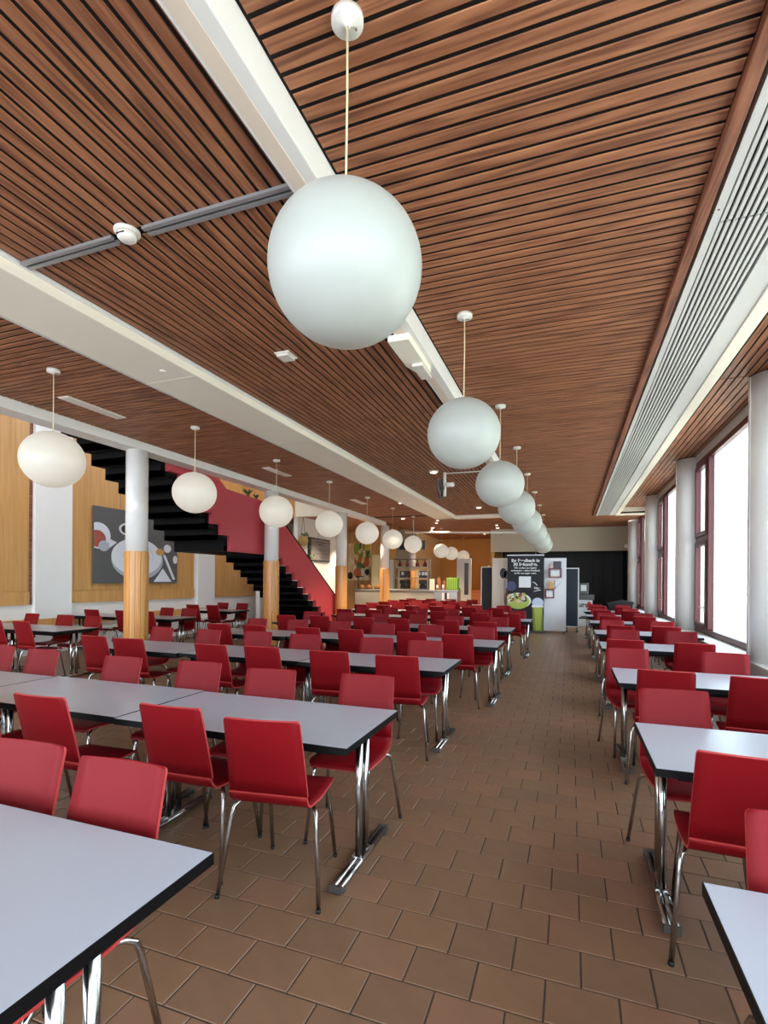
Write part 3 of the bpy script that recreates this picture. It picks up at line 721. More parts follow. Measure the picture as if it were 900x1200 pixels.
for i, (u, v, zz, wh) in enumerate([(508, 552, zl, 'near the wheel fitting'), (561, 594, zl, 'near the cross beam'), (472, 607, ZC, 'beside the column row'), (583, 618, ZC, 'beyond the cross beam'), (507, 618, ZC, 'before the serving counter')]):
    p = atZ(u, v, zz)
    t = thing('downlight', 'small round white ceiling fitting ' + wh, 'downlight', (p.x, p.y, zz))
    MB().lathe([(0.09, 0), (0.09, -0.02), (0.07, -0.03)], 24).build('ring', 'plastic_white', t)
    MB().lathe([(0.06, -0.03), (0.055, -0.036)], 20).build('lens', 'lit_diffuser', t)
# box-shaped fitting on the narrow beam
p = atZ(487, 412, ZC - 0.16)
t = thing('emergency_light', 'angular white box fitting mounted under the narrow white beam', 'ceiling light', (-1.30, p.y, ZC - 0.16))
MB().prism([(-0.11, -0.35), (0.07, -0.35), (0.07, 0.35), (-0.05, 0.35), (-0.11, 0.15)], 2, -0.055, 0).build('housing', 'cream_paint', t, 0.005)
MB().box(-0.04, 0.06, 0.10, 0.42, -0.085, -0.055).build('lens', 'unlit_diffuser', t, 0.005)
# wheel fitting hanging on a thin rail
p = atZ(520, 572, ZC - 0.35)
t = thing('wheel_fitting', 'dark wheel on a white arm hanging from a thin ceiling rail', 'ceiling fitting', (p.x, p.y, ZC - 0.35))
MB().tube([(0, 0, 0.28), (1.35, 0.0, 0.28)], 0.012, 8).tube([(1.34, 0, 0.28), (1.34, 0, 0.33)], 0.012, 8).build('rail', 'plastic_white', t)
MB().tube([(0.02, 0, 0.30), (0.02, 0, -0.16)], 0.03, 10).tube([(0.02, 0, 0.06), (0.2, 0.0, 0.06)], 0.045, 12).build('arm', 'plastic_white', t)
w = MB()
ring = [(-0.06, 0.19 * math.cos(a * PI / 12), 0.19 * math.sin(a * PI / 12)) for a in range(25)]
w.tube(ring, 0.025, 8)
for a in range(3):
    an = a * 2 * PI / 3; w.tube([(-0.06, 0, 0), (-0.06, 0.19 * math.cos(an), 0.19 * math.sin(an))], 0.014, 6)
w.tube([(-0.08, 0, 0), (0.02, 0, 0)], 0.04, 10)
w.build('wheel', 'steel_dark', t)
for i, (x, y, e_) in enumerate(((-4.35, 13.2, 110), (-4.35, 17.4, 60), (-4.6, 18.2, 60), (-7.2, 17.4, 70), (-5.4, 20.6, 60), (-3.6, 23.0, 110), (-2.6, 19.5, 70), (-7.2, 15.4, 45))):
    zz = ZC if x > XCOL else ZC - 0.12
    if i == 5: zz = ZC
    t = thing('spot_lamp', 'warm ceiling spot over ' + ['the glowing red chairs', 'left of serving counter', 'the serving counter end', 'the bread baskets', 'the serving rack', 'the ochre passage', 'the pin boards', 'the framed notice'][i], 'lamp', (x, y, zz), 0, 'warm spots at the far end')
    MB().lathe([(0.06, 0), (0.06, -0.05)], 16).build('can', 'plastic_white', t); MB().lathe([(0.045, -0.05), (0.04, -0.055)], 14).build('lens', 'lit_diffuser', t)
    l = bpy.data.lights.new('spot_lamp_light', 'SPOT'); l.energy = e_ * 2.6; l.color = (1.0, 0.82, 0.58); l.spot_size = R(105); l.spot_blend = 0.6; l.shadow_soft_size = 0.06
    lo_ = bpy.data.objects.new('spot_lamp_light', l); COL.objects.link(lo_); lo_.location = (x, y, zz - 0.08)
# thin white rail crossing the far ceiling
ra = atY(475, 624, 17.4); rb = atY(618, 624, 17.4)
tag(MB().tube([(ra.x, 17.4, ra.z), (rb.x, 17.4, rb.z)], 0.035, 8).tube([(ra.x + 0.3, 17.4, ra.z), (ra.x + 0.3, 17.4, ZC)], 0.015, 6).tube([(rb.x - 0.3, 17.4, ra.z), (rb.x - 0.3, 17.4, ZC)], 0.015, 6).build('ceiling_rail', 'plastic_white'), 'thin white rail crossing under the far wooden ceiling', 'rail')

# ================================================================== LEFT WALL: FOOD PAINTING
a = atX(110, 593, XL + 0.1); b = atX(207, 683, XL + 0.1)
PY0, PY1 = a.y, b.y; PZ1, PZ0 = (a.z + atX(207, 607, XL + 0.1).z) / 2 , (atX(110, 684, XL + 0.1).z + b.z) / 2
PW, PH = PY1 - PY0, PZ1 - PZ0
art = thing('food_painting', 'large grey canvas with white soup plate on the left wall', 'picture', (XL + 0.06, PY0, PZ0))
MB().box(0, 0.05, 0, PW, 0, PH).build('canvas', 'print_slate', art)
def ell(mb, cy, cz, ry, rz, x, t, n=32, rot=0.0):
    pts = []
    for k in range(n):
        an = 2 * PI * k / n; p = Vector((ry * math.cos(an), rz * math.sin(an))); p.rotate(Matrix.Rotation(rot, 2)) if rot else None
        pts.append((min(max(cy + p.x, 0.0), PW), min(max(cz + p.y, 0.0), PH)))
    return mb.prism(pts, 0, x, x + t)
def print_ell(name, m, cy, cz, ry, rz, lvl, rot=0.0): return ell(MB(), cy * PW, cz * PH, ry * PW, rz * PH, 0.05, 0.001 + 0.0015 * lvl, rot=rot).build(name, m, art)
def print_poly(name, m, pts, lvl): return MB().prism([(y * PW, z * PH) for y, z in pts], 0, 0.05, 0.051 + 0.0015 * lvl).build(name, m, art)
print_ell('painted_plate_rim', 'print_plate_rim', 0.49, 0.33, 0.31, 0.28, 1)
print_ell('painted_plate', 'print_plate', 0.48, 0.37, 0.30, 0.26, 2)
print_ell('painted_plate_well', 'print_plate_rim', 0.49, 0.38, 0.18, 0.155, 3)
print_ell('painted_plate_well', 'print_plate', 0.49, 0.375, 0.175, 0.15, 4)
print_ell('painted_soup', 'print_yellow', 0.48, 0.375, 0.145, 0.12, 5)
print_ell('painted_glass', 'print_plate', 0.04, 0.62, 0.13, 0.17, 1)
print_ell('painted_drink', 'print_tomato', 0.03, 0.58, 0.09, 0.11, 2)
print_ell('painted_glass', 'print_plate_rim', 0.1, 0.49, 0.055, 0.07, 3)
print_poly('painted_napkin', 'print_plate', [(0.15, 0.46), (0.24, 0.55), (0.16, 0.59)], 1)
print_ell('painted_cup', 'print_plate', 0.36, 0.74, 0.10, 0.085, 1)
print_ell('painted_cup', 'print_dark', 0.365, 0.74, 0.08, 0.065, 2)
print_ell('painted_spoon', 'print_gold', 0.76, 0.46, 0.055, 0.05, 6)
print_poly('painted_spoon_handle', 'print_plate', [(0.80, 0.42), (0.83, 0.42), (0.97, 0.06), (0.94, 0.05)], 6)
print_poly('painted_napkin', 'print_plate', [(0.68, 0.02), (0.92, 0.02), (0.80, 0.22)], 2)
print_ell('painted_cup', 'print_plate', 0.97, 0.36, 0.03, 0.06, 3)
print_ell('painted_cup', 'print_plate', 0.86, 0.52, 0.05, 0.06, 3)

# plants on the landing balustrade
for i, (y, s) in enumerate(((9.68, 1.0), (10.0, 0.7))):
    t = thing('potted_cactus', 'small leafy plant on the red landing wall, %s one' % ('bigger' if i == 0 else 'smaller'), 'plant', (SX1 + 0.045, y, LAND_Z + 1.128 - 0.015 * i), 0, 'plants on the landing wall')
    MB().lathe([(0.035 * s, 0), (0.045 * s, 0.06 * s)], 12).build('pot', 'pot_brown', t)
    for k in range(9):
        an = k * 2.4; l = 0.13 * s; tl = 0.4 + 0.5 * ((k * 37) % 10) / 10
        tip = Vector((math.cos(an) * l * tl, math.sin(an) * l * 1.3, 0.06 * s + l * (1.15 - 0.5 * tl)))
        MB().tube([(0, 0, 0.055 * s), tip * 0.55 + Vector((0, 0, 0.03)), tip], [0.012 * s, 0.02 * s, 0.002], 6).build('leaf', 'leaf_green' if k % 2 else 'leaf_dark', t)

# framed notice and hanging plant on the white wall by the stair
xs = -8.17
a = atX(361.5, 629, xs); b = atX(386, 659, xs)
t = thing('framed_notice', 'grey printed notice in dark frame hanging on the white wall', 'sign', (xs, a.y, b.z))
nw, nh = b.y - a.y, a.z - b.z
MB().box(-0.03, 0.02, 0, nw, 0, nh).build('frame', 'sign_frame', t)
MB().box(0.02, 0.026, 0.05, nw - 0.05, 0.04, nh - 0.04).build('paper', 'sign_paper', t)
MB().box(0.02, 0.03, 0.0, 0.14, 0.0, nh).build('side_strip', 'sign_frame', t)
MB().tube([(0.0, nw * 0.45, nh), (0.0, nw * 0.45, ZC - 0.1 - b.z)], 0.008, 6).build('hanging_wire', 'rope_grey', t)
ink = MB()
for k, (l0, l1, zz, hh) in enumerate(((0.28, 0.80, 0.80, 0.04), (0.40, 0.64, 0.70, 0.05), (0.26, 0.9, 0.52, 0.015), (0.26, 0.8, 0.45, 0.015), (0.26, 0.9, 0.33, 0.015), (0.5, 0.9, 0.22, 0.015), (0.5, 0.85, 0.16, 0.015))):
    ink.box(0.026, 0.028, nw * l0, nw * l1, nh * zz, nh * (zz + hh))
ink.build('print', 'sign_ink', t)
p = atX(354.5, 633, xs + 0.12)
t = thing('hanging_planter', 'trailing plant in round woven basket hung beside the notice', 'plant', (xs + 0.14, p.y, p.z - 0.17))
MB().sphere((0, 0, 0.15), 0.17, 18, 10).build('basket', 'basket_tan', t)
MB().tube([(0, -0.15, 0.2), (0, 0, 0.95)], 0.008, 6).tube([(0, 0.15, 0.2), (0, 0, 0.95)], 0.008, 6).tube([(0, 0, 0.95), (0, 0, ZC - 0.1 - p.z + 0.17)], 0.008, 6).build('ropes', 'rope_grey', t)
rr = random.Random(3); lf = MB()
for k in range(46):
    yy = 0.1 + rr.random() * 0.55; q = (yy - 0.1) / 0.55; zz = 0.32 - (q ** 1.5) * 0.75 + rr.uniform(-0.1, 0.1); x = rr.uniform(-0.04, 0.08)
    if k < 16: yy = rr.uniform(-0.16, 0.2); zz = 0.28 + rr.random() * 0.1
    an = rr.uniform(0, 6.28); d1 = Vector((0.3, math.cos(an), math.sin(an))) * 0.055; d2 = Vector((0.5, -math.sin(an), math.cos(an))) * 0.028; c = Vector((x, yy, zz))
    lf.add([c - d1, c + d2, c + d1, c - d2], [(0, 1, 2, 3)])
tag(lf.build('leaves', 'leaf_green', t, fix=False), kind='stuff')

# vegetable picture and cream cabinet on the wood wall
a = atY(408, 637, YW - 0.1); b = atY(434, 680, YW - 0.1)
t = thing('vegetable_picture', 'bright picture of vegetables hanging on the wooden far wall', 'picture', (a.x, YW - 0.03, b.z))
vw, vh = b.x - a.x, a.z - b.z
MB().box(0, vw, -0.05, 0, 0, vh).build('canvas', 'print_cream', t)
rr = random.Random(11)
pal = ['print_pale_leaf', 'print_leaf', 'print_green', 'print_pale_leaf', 'print_leaf', 'print_yellow', 'print_orange', 'leaf_green']
for k in range(64):
    cx = rr.uniform(0.04, 0.96); cz = rr.uniform(0.2, 0.93); rx = rr.uniform(0.05, 0.11); rz = rr.uniform(0.08, 0.17); ro = rr.uniform(-0.5, 0.5)
    if cx < 0.35: m_ = rr.choice(['print_peach', 'print_cream', 'print_pale_leaf'])
    else: m_ = rr.choice(pal)
    pts = []
    for q in range(14):
        an = 2 * PI * q / 14; v2 = Vector((rx * math.cos(an), rz * math.sin(an))); v2.rotate(Matrix.Rotation(ro, 2)); pts.append((min(max(cx + v2.x, 0.0), 1.0) * vw, min(max(cz + v2.y, 0.0), 1.0) * vh))
    MB().prism(pts, 1, -0.051 - 0.0003 * k, -0.05).build('painted_leaf', m_, t)
for (cx, cz, r_, m_) in ((0.42, 0.2, 0.16, 'print_orange'), (0.1, 0.12, 0.12, 'print_dark'), (0.66, 0.26, 0.08, 'print_plate'), (0.85, 0.22, 0.10, 'print_dark'), (0.12, 0.1, 0.05, 'print_plate'), (0.75, 0.14, 0.07, 'print_plate')):
    MB().prism([(min(max(cx * vw + r_ * vw * math.cos(2 * PI * q / 16), 0), vw), max(cz * vh + r_ * vw * 1.3 * math.sin(2 * PI * q / 16), 0)) for q in range(16)], 1, -0.072, -0.05).build('painted_vegetable', m_, t)
a = atY(435, 650, YW - 0.4); b = atY(447, 683, YW - 0.4)
t = thing('tall_cabinet', 'pale cream cabinet beside the vegetable picture', 'cabinet', (a.x, YW - 0.34, 0))
MB().box(0, 0.62, 0, 0.3, 0, a.z).build('body', 'cabinet_cream', t, 0.008)
MB().box(0.01, 0.305, -0.02, 0, 0.62, a.z - 0.02).build('door', 'cabinet_cream', t, 0.004)
MB().box(0.315, 0.61, -0.02, 0, 0.62, a.z - 0.02).build('door', 'cabinet_cream', t, 0.004)

# ================================================================== SERVING COUNTER
YCN = 18.9
ca = atY(416, 692, YCN).x; cb_ = atY(508, 692, YCN).x; cc = atY(537, 692, YCN).x
zc = atY(480, 691, YCN).z
t = thing('serving_counter', 'long grey serving counter below the shelf of machines', 'counter', (0, YCN, 0))
MB().box(ca, cb_, 0, 0.6, 0, zc - 0.05).build('body', 'counter_front', t)
MB().box(ca - 0.03, cc, -0.05, 0.64, zc - 0.05, zc).build('worktop', 'steel', t, 0.006)
MB().box(ca + 0.05, cb_ - 0.05, -0.25, 0.0, zc - 0.62, zc - 0.58).build('tray_shelf', 'steel', t)
t = thing('counter_unit', 'stainless steel end unit of the serving counter', 'counter', (0, YCN, 0))
MB().box(cb_ + 0.01, cc - 0.03, -0.02, 0.6, 0, zc - 0.055).build('body', 'steel', t, 0.005)
MB().box(cb_ + 0.45, cb_ + 0.52, -0.04, -0.02, 0.2, zc - 0.1).build('door_gap', 'print_dark', t)
MB().box(cb_ + 0.34, cb_ + 0.43, -0.05, -0.02, 0.2, zc - 0.1).build('door_edge', 'grey_metal', t)
MB().box(cb_ + 0.54, cb_ + 0.62, -0.05, -0.02, 0.2, zc - 0.1).build('door_edge', 'grey_metal', t)
# shelf behind
ys = 19.75
sa = atY(461, 655, ys); sb = atY(502, 655, ys); sm_ = atY(480, 677, ys).z
t = thing('serving_shelf', 'stainless rack with bottles and machines behind the counter', 'shelf', (0, ys, 0))
for x in (sa.x, sb.x - 0.04): MB().box(x, x + 0.04, 0, 0.04, zc, sa.z).build('post', 'steel', t); MB().box(x, x + 0.04, 0.42, 0.46, zc, sa.z).build('post', 'steel', t)
ztop = atY(480, 664, ys).z
for z in (zc + 0.02, sm_, ztop): MB().box(sa.x, sb.x, 0, 0.46, z - 0.03, z).build('shelf_board', 'steel', t)
MB().box(sa.x, sb.x, 0, 0.03, sa.z - 0.03, sa.z).build('top_bar', 'steel_dark', t)
MB().box(sa.x - 0.14, sa.x - 0.02, 0, 0.46, zc, sa.z - 0.03).build('side_panel', 'grey_metal', t)
for i, u in enumerate((467, 476, 487.5, 496.5)):
    x = atY(u, 662, ys).x
    bt = thing('bottle', 'dark red bottle on the steel rack, %s from the left' % ORD[i], 'bottle', (x, ys + 0.2, ztop), 0, 'bottles on the rack')
    MB().lathe([(0.075, 0), (0.078, 0.12), (0.03, 0.18), (0.025, 0.24)], 14).build('body', 'bottle_red', bt)
    MB().lathe([(0.03, 0.24), (0.03, 0.27)], 12).tube([(0, 0, 0.26), (-0.08, 0, 0.27)], 0.012, 6).build('pump', 'print_dark', bt)
for i, (u, w_) in enumerate(((473.0, 0.34), (495.5, 0.34))):
    x = atY(u, 675, ys).x
    mc = thing('serving_machine', 'dark machine with pale display on the rack, %s of column' % ('left' if i == 0 else 'right'), 'machine', (x, ys + 0.2, sm_), 0, 'machines on the rack')
    MB().box(-w_ / 2, w_ / 2, -0.17, 0.2, 0, 0.27).build('body', 'machine_dark', mc, 0.01)
    for dx in ((-0.05,) if i == 0 else (-0.16, 0.0, 0.13)): MB().box(dx - 0.055, dx + 0.055, -0.18, -0.17, 0.1, 0.23).build('display', 'machine_panel', mc)
    mc = thing('drink_dispenser', 'black machine on the lower rack shelf, %s of column' % ('left' if i == 0 else 'right'), 'machine', (x, ys + 0.2, zc + 0.02), 0, 'machines on the lower rack')
    MB().box(-w_ / 2, w_ / 2, -0.1, 0.2, 0, 0.36).box(-w_ / 2, w_ / 2, -0.19, -0.1, 0.2, 0.36).build('body', 'print_dark', mc, 0.01)
    for dx in (-0.14, 0.1): MB().tube([(dx, -0.15, 0.2), (dx, -0.15, 0.13)], 0.02, 8).build('spout', 'steel', mc)
# things on the counter
def cnt(u, y=YCN + 0.3): return atY(u, 690, y).x
p = atY(466, 665, YCN + 0.35)
t = thing('green_crate', 'green ribbed crate on the steel counter end', 'crate', (cnt(530), YCN + 0.4, zc))
gh = atY(530, 677, YCN + 0.4).z - zc
MB().box(-0.22, 0.22, -0.16, 0.16, 0, gh).build('body', 'box_green', t, 0.02)
for k in range(6): MB().box(-0.2 + k * 0.07, -0.17 + k * 0.07, -0.172, -0.16, 0.02, gh - 0.02).build('rib', 'print_leaf', t)
t = thing('menu_stand', 'pale board leaning beside wooden boards on the counter', 'sign', (cnt(506), YCN + 0.35, zc)); MB().box(-0.1, 0.1, -0.01, 0.01, 0, 0.42).build('board', 'board_cream', t); MB().box(-0.09, -0.07, 0.01, 0.15, 0, 0.02).box(0.07, 0.09, 0.01, 0.15, 0, 0.02).build('stand_leg', 'print_brown', t)
for i, (u, hh, ww_) in enumerate(((513, 0.42, 0.075), (519, 0.3, 0.075))):
    t = thing('wooden_board', 'brown wooden board standing on the counter, %s one' % ('taller' if i == 0 else 'shorter'), 'board', (cnt(u), YCN + 0.5, zc), 0, 'boards on the counter')
    MB().box(-ww_, ww_, -0.015, 0.015, 0, hh).build('board', 'board_brown', t, 0.008); MB().box(-0.03, 0.03, -0.015, 0.015, hh, hh + 0.09).build('grip', 'board_brown', t, 0.006)
for i, u in enumerate((513, 520)):
    t = thing('carafe', 'clear bottle with dark neck on the counter, %s' % ('beside the pale board' if i == 0 else 'beside the green crate'), 'bottle', (cnt(u), YCN + 0.2, zc), 0, 'carafes on the counter')
    MB().lathe([(0.04, 0), (0.042, 0.14), (0.018, 0.2)], 12).build('body', 'machine_panel', t); MB().lathe([(0.02, 0.2), (0.018, 0.26)], 10).build('cap', 'print_dark', t)
t = thing('coffee_grinder', 'dark stand with pole at the left end of the counter', 'stand', (cnt(420), YCN + 0.3, zc)); MB().lathe([(0.09, 0), (0.07, 0.04)], 14).build('base', 'machine_dark', t); MB().tube([(0, 0, 0.04), (0, 0, 0.5)], 0.025, 8).build('pole', 'print_dark', t); MB().tube([(-0.1, 0, 0.5), (0.22, 0, 0.5)], 0.02, 8).build('arm', 'print_dark', t)
rr = random.Random(8)
for i, u in enumerate((424.5, 433, 441.5)):
    t = thing('bread_basket', 'basket of bread on the left of the serving counter, %s from left' % ORD[i], 'basket', (cnt(u), YCN + 0.3, zc), 0, 'bread baskets on the counter')
    MB().lathe([(0.10, 0), (0.13, 0.09), (0.125, 0.09), (0.1, 0.03)], 14).build('basket', 'board_brown', t)
    for k in range(4): MB().sphere((0.05 * math.cos(k * 1.6), 0.05 * math.sin(k * 1.6), 0.1 + 0.01 * k), 0.05, 10, 6, sz=0.7).build('bread_roll', 'box_orange', t)
for i, u in enumerate((475.5, 484, 493, 503)):
    t = thing('bowl_stack', 'stack of pale bowls on the tray shelf, %s from the left' % ORD[i], 'bowl', (atY(u, 700, YCN - 0.12).x, YCN - 0.12, zc - 0.58), 0, 'bowls on the tray shelf')
    hh = 0.16 if i < 2 else 0.08
    MB().lathe([(0.07, 0), (0.12, hh * 0.6), (0.12, hh)], 16).build('bowls', 'print_plate', t); MB().lathe([(0.121, hh * 0.75), (0.121, hh * 0.8)], 16).build('rim', 'print_plate_rim', t)
# menu screen hanging in front of the beige wall
yt = 19.6; a = atY(468, 634, yt); b = atY(498, 644, yt)
t = thing('menu_screen', 'black wide screen hanging above the serving shelf', 'screen', ((a.x + b.x) / 2, yt, b.z))
MB().box(-(b.x - a.x) / 2, (b.x - a.x) / 2, 0, 0.05, 0, a.z - b.z).build('casing', 'tv_black', t, 0.008)
MB().box(-(b.x - a.x) / 2 + 0.02, (b.x - a.x) / 2 - 0.02, -0.003, 0, 0.02, a.z - b.z - 0.02).build('glass', 'tv_black', t)
MB().tube([(0, 0.06, 0.1), (0, 0.06, ZC - b.z)], 0.02, 8).build('bracket', 'steel_dark', t)
p = atX(526, 650, -6.34)
t = thing('wall_speaker', 'small dark speaker box on the beige servery wall', 'speaker', (-6.34, p.y, p.z - 0.2)); MB().box(0, 0.2, -0.25, 0.25, 0, 0.5).build('body', 'machine_dark', t, 0.01); MB().box(0.2, 0.205, -0.2, 0.2, 0.05, 0.45).build('grille', 'print_dark', t); MB().tube([(0.02, 0, 0), (0.02, 0, -1.0)], 0.012, 6).build('cable', 'steel_dark', t)
# light door pillar and dark stair rail in the far passage
dx = atY(541, 680, 22.5).x
t = thing('passage_door', 'pale grey door with dark handle by the ochre passage', 'door', (dx, 22.5, 0))
MB().box(-0.22, 0.42, 0, 0.06, 0, 2.5).build('leaf', 'grey_metal', t, 0.005); MB().box(0.12, 0.3, -0.01, 0, 0.9, 2.3).build('glazing', 'steel_dark', t); MB().sphere((-0.1, -0.04, 1.15), 0.05, 10, 6).build('handle', 'print_dark', t)
t = thing('passage_stair', 'dark steps in the ochre passage beyond the counter', 'staircase', (atY(562, 690, 23.6).x, 23.6, 0))
for k in range(6): MB().box(-0.7, 0.7, k * 0.3, k * 0.3 + 0.32, 0, 0.18 * (k + 1)).build('step', 'print_brown', t)
MB().tube([(0.4, -0.1, 2.2), (0.95, 0.0, 1.85)], 0.05, 8).build('handrail', 'print_dark', t)

# ================================================================== PARTITION BOARDS AND BANNER
YP = atZ(620, 741, 0).y; print('partition y', YP)
def bx_at(u, y): return atY(u, 690, y).x
def bz(u, v, y): return atY(u, v, y).z
def board(name, label, u0, u1, vt, y, front, frame, vb=None, wheels=False, feet=True, th=0.05):
    x0, x1 = bx_at(u0, y), bx_at(u1, y); zt = bz((u0 + u1) / 2, vt, y); zb = 0.06 if vb is None else bz((u0 + u1) / 2, vb, y)
    t = thing(name, label, 'partition', ((x0 + x1) / 2, y, 0), 0); w_ = (x1 - x0) / 2
    MB().box(-w_ + 0.02, w_ - 0.02, 0, th, zb + 0.02, zt - 0.02).build('panel', front, t)
    fr = MB().box(-w_, w_, -0.008, th + 0.008, zt - 0.03, zt).box(-w_, w_, -0.008, th + 0.008, zb, zb + 0.03).box(-w_, -w_ + 0.03, -0.008, th + 0.008, zb + 0.03, zt - 0.03).box(w_ - 0.03, w_, -0.008, th + 0.008, zb + 0.03, zt - 0.03)
    fr.build('frame', frame, t)
    for sx in (-1, 1):
        x = sx * (w_ - 0.05)
        ft = MB().box(x - 0.02, x + 0.02, -0.28, 0.33, 0.05 if wheels else 0.0, 0.085 if wheels else 0.03).box(x - 0.02, x + 0.02, 0, th, 0.03, zb + 0.03).build('foot', 'steel_dark', t)
        if wheels:
            for yy in (-0.26, 0.3): MB().tube([(x - 0.02, yy, 0.04), (x + 0.02, yy, 0.04)], 0.04, 12).build('castor', 'rubber_black', ft)
    return t, w_, zt
board('pin_board', 'tall dark pin board left of the pale partition', 563.5, 577.5, 664, YP + 0.25, 'board_dark', 'board_cream')
tc_, wc_, zc_ = board('partition_board', 'pale cream partition with tool print left of the banner', 577, 596, 654, YP + 0.12, 'board_cream', 'board_cream')
for (x, z, rx, rz_, m_) in ((0.08, 1.75, 0.10, 0.16, 'print_dark'), (0.17, 1.7, 0.08, 0.12, 'print_slate'), (0.12, 1.3, 0.03, 0.28, 'print_plate_rim'), (0.16, 0.95, 0.05, 0.2, 'print_brown'), (0.2, 1.2, 0.04, 0.12, 'print_brown')):
    MB().prism([(x + rx * math.cos(2 * PI * k / 16), z + rz_ * math.sin(2 * PI * k / 16)) for k in range(16)], 1, -0.012, 0.0).build('printed_tool', m_, tc_)
tw_, ww_, zw_ = board('partition_board', 'plain white partition with small red shelves right of banner', 637.5, 663.5, 654, YP + 0.1, 'board_white', 'board_white')
board('pin_board', 'dark blue pin board on castors right of white partition', 662, 678.5, 665.5, YP + 0.75, 'board_blue', 'grey_metal', 735, True)
# banner
x0, x1 = bx_at(594.5, YP - 0.1), bx_at(637, YP - 0.1); zt = bz(616, 650, YP - 0.1); bw = x1 - x0
bn = thing('roll_up_banner', 'black roll-up feedback banner with salad bowl and green drink', 'banner', (x0, YP - 0.1, 0))
MB().box(0, bw, 0, 0.012, 0.06, zt - 0.02).build('sheet', 'banner_black', bn)
MB().box(-0.01, bw + 0.01, -0.09, 0.09, 0, 0.06).build('base', 'steel_dark', bn, 0.01)
MB().box(-0.01, bw + 0.01, -0.015, 0.025, zt - 0.03, zt).build('top_rail', 'aluminium', bn)
MB().tube([(bw * 0.78, 0.03, 0.05), (bw * 0.78, 0.03, zt + 0.4)], 0.012, 8).build('pole', 'steel', bn)
DG = bpy.context.evaluated_depsgraph_get
def lettering(txt, size, x, z, y, m_, parent, align='CENTER', bold=0.0, shear=0.0):
    cu = bpy.data.curves.new('lettering', 'FONT'); cu.body = txt; cu.size = size; cu.align_x = align; cu.extrude = 0.001; cu.offset = bold; cu.shear = shear
    tmp = bpy.data.objects.new('tmp', cu); COL.objects.link(tmp); bpy.context.view_layer.update()
    me = bpy.data.meshes.new_from_object(tmp.evaluated_get(DG())); bpy.data.objects.remove(tmp)
    me.materials.clear(); me.materials.append(M[m_])
    o = obj('lettering', me, parent, (x, y, z)); o.rotation_euler = (PI / 2, 0, 0); return o
def bzz(v): return bz(616, v, YP - 0.1)
lettering('Ihr Feedback in', bw * 0.125, bw * 0.5, bzz(658.5), -0.003, 'print_white', bn, bold=0.004)
lettering('30 Sekunden.', bw * 0.125, bw * 0.5, bzz(663), -0.003, 'print_white', bn, bold=0.004)
for k, s_ in enumerate(('Wir wollen uns täglich', 'verbessern – deine Feedback', 'ist für uns super wert.')):
    lettering(s_, bw * 0.068, bw * 0.5, bzz(666.4 + 3.1 * k), -0.003, 'print_white', bn, bold=0.0015)
def ub(u): return bx_at(u, YP - 0.1) - x0
MB().box(ub(608), ub(622), -0.003, 0, bzz(688.5), bzz(675.5)).build('blank_plate', 'print_white', bn)
MB().tube([(ub(624), -0.003, bzz(682)), (ub(627), -0.003, bzz(683)), (ub(629.5), -0.003, bzz(686))], 0.012, 6).build('printed_arrow', 'print_white', bn)
lettering('Hier', bw * 0.08, ub(629), bzz(690), -0.003, 'print_white', bn, bold=0.002)
MB().tube([(ub(625.5), -0.003, bzz(693)), (ub(633.5), -0.003, bzz(691))], 0.012, 6).build('printed_underline', 'print_white', bn)
def bell(name, m_, u, v, ru, rv, lvl, a0=0, a1=2 * PI, rot=0.0):
    px = bw / 42.5
    pts = []
    for k in range(25):
        an = a0 + (a1 - a0) * k / 24
        v2 = Vector((ru * math.cos(an), rv * math.sin(an))); v2.rotate(Matrix.Rotation(rot, 2)); pts.append((min(max(ub(u) + v2.x * px, 0), bw), bzz(v) + v2.y * px))
    return MB().prism(pts, 1, -0.002 - 0.001 * lvl, 0.0).build(name, m_, bn)
bell('printed_haze', 'print_haze', 599, 687, 6, 6, 0)
bell('printed_bowl', 'print_white', 607, 704, 15.5, 9.5, 1)
bell('printed_bowl_inside', 'print_lime', 607, 705, 13.5, 9.2, 2)
rr = random.Random(4)
for k in range(34):
    bell('printed_salad', rr.choice(['print_green', 'print_lime', 'print_pink', 'print_white', 'print_brown', 'leaf_dark']), 606 + rr.uniform(-9, 10), 700.5 + rr.uniform(-4, 4), rr.uniform(1.4, 3), rr.uniform(1.2, 2.4), 3 + k * 0.1, rot=rr.uniform(0, 3))
MB().prism([(ub(625), bzz(739)), (ub(636), bzz(739)), (ub(636.5), bzz(711)), (ub(624), bzz(711))], 1, -0.003, 0).build('printed_cup', 'print_green', bn)
MB().prism([(ub(628), bzz(738)), (ub(634), bzz(738)), (ub(635.5), bzz(712)), (ub(626), bzz(712))], 1, -0.004, 0).build('printed_drink', 'print_lime', bn)
bell('printed_lid', 'print_lidblue', 630.3, 706, 6.6, 6.0, 5)
MB().box(ub(623.5), ub(636.8), -0.008, 0, bzz(711.5), bzz(709)).build('printed_rim', 'print_white', bn)
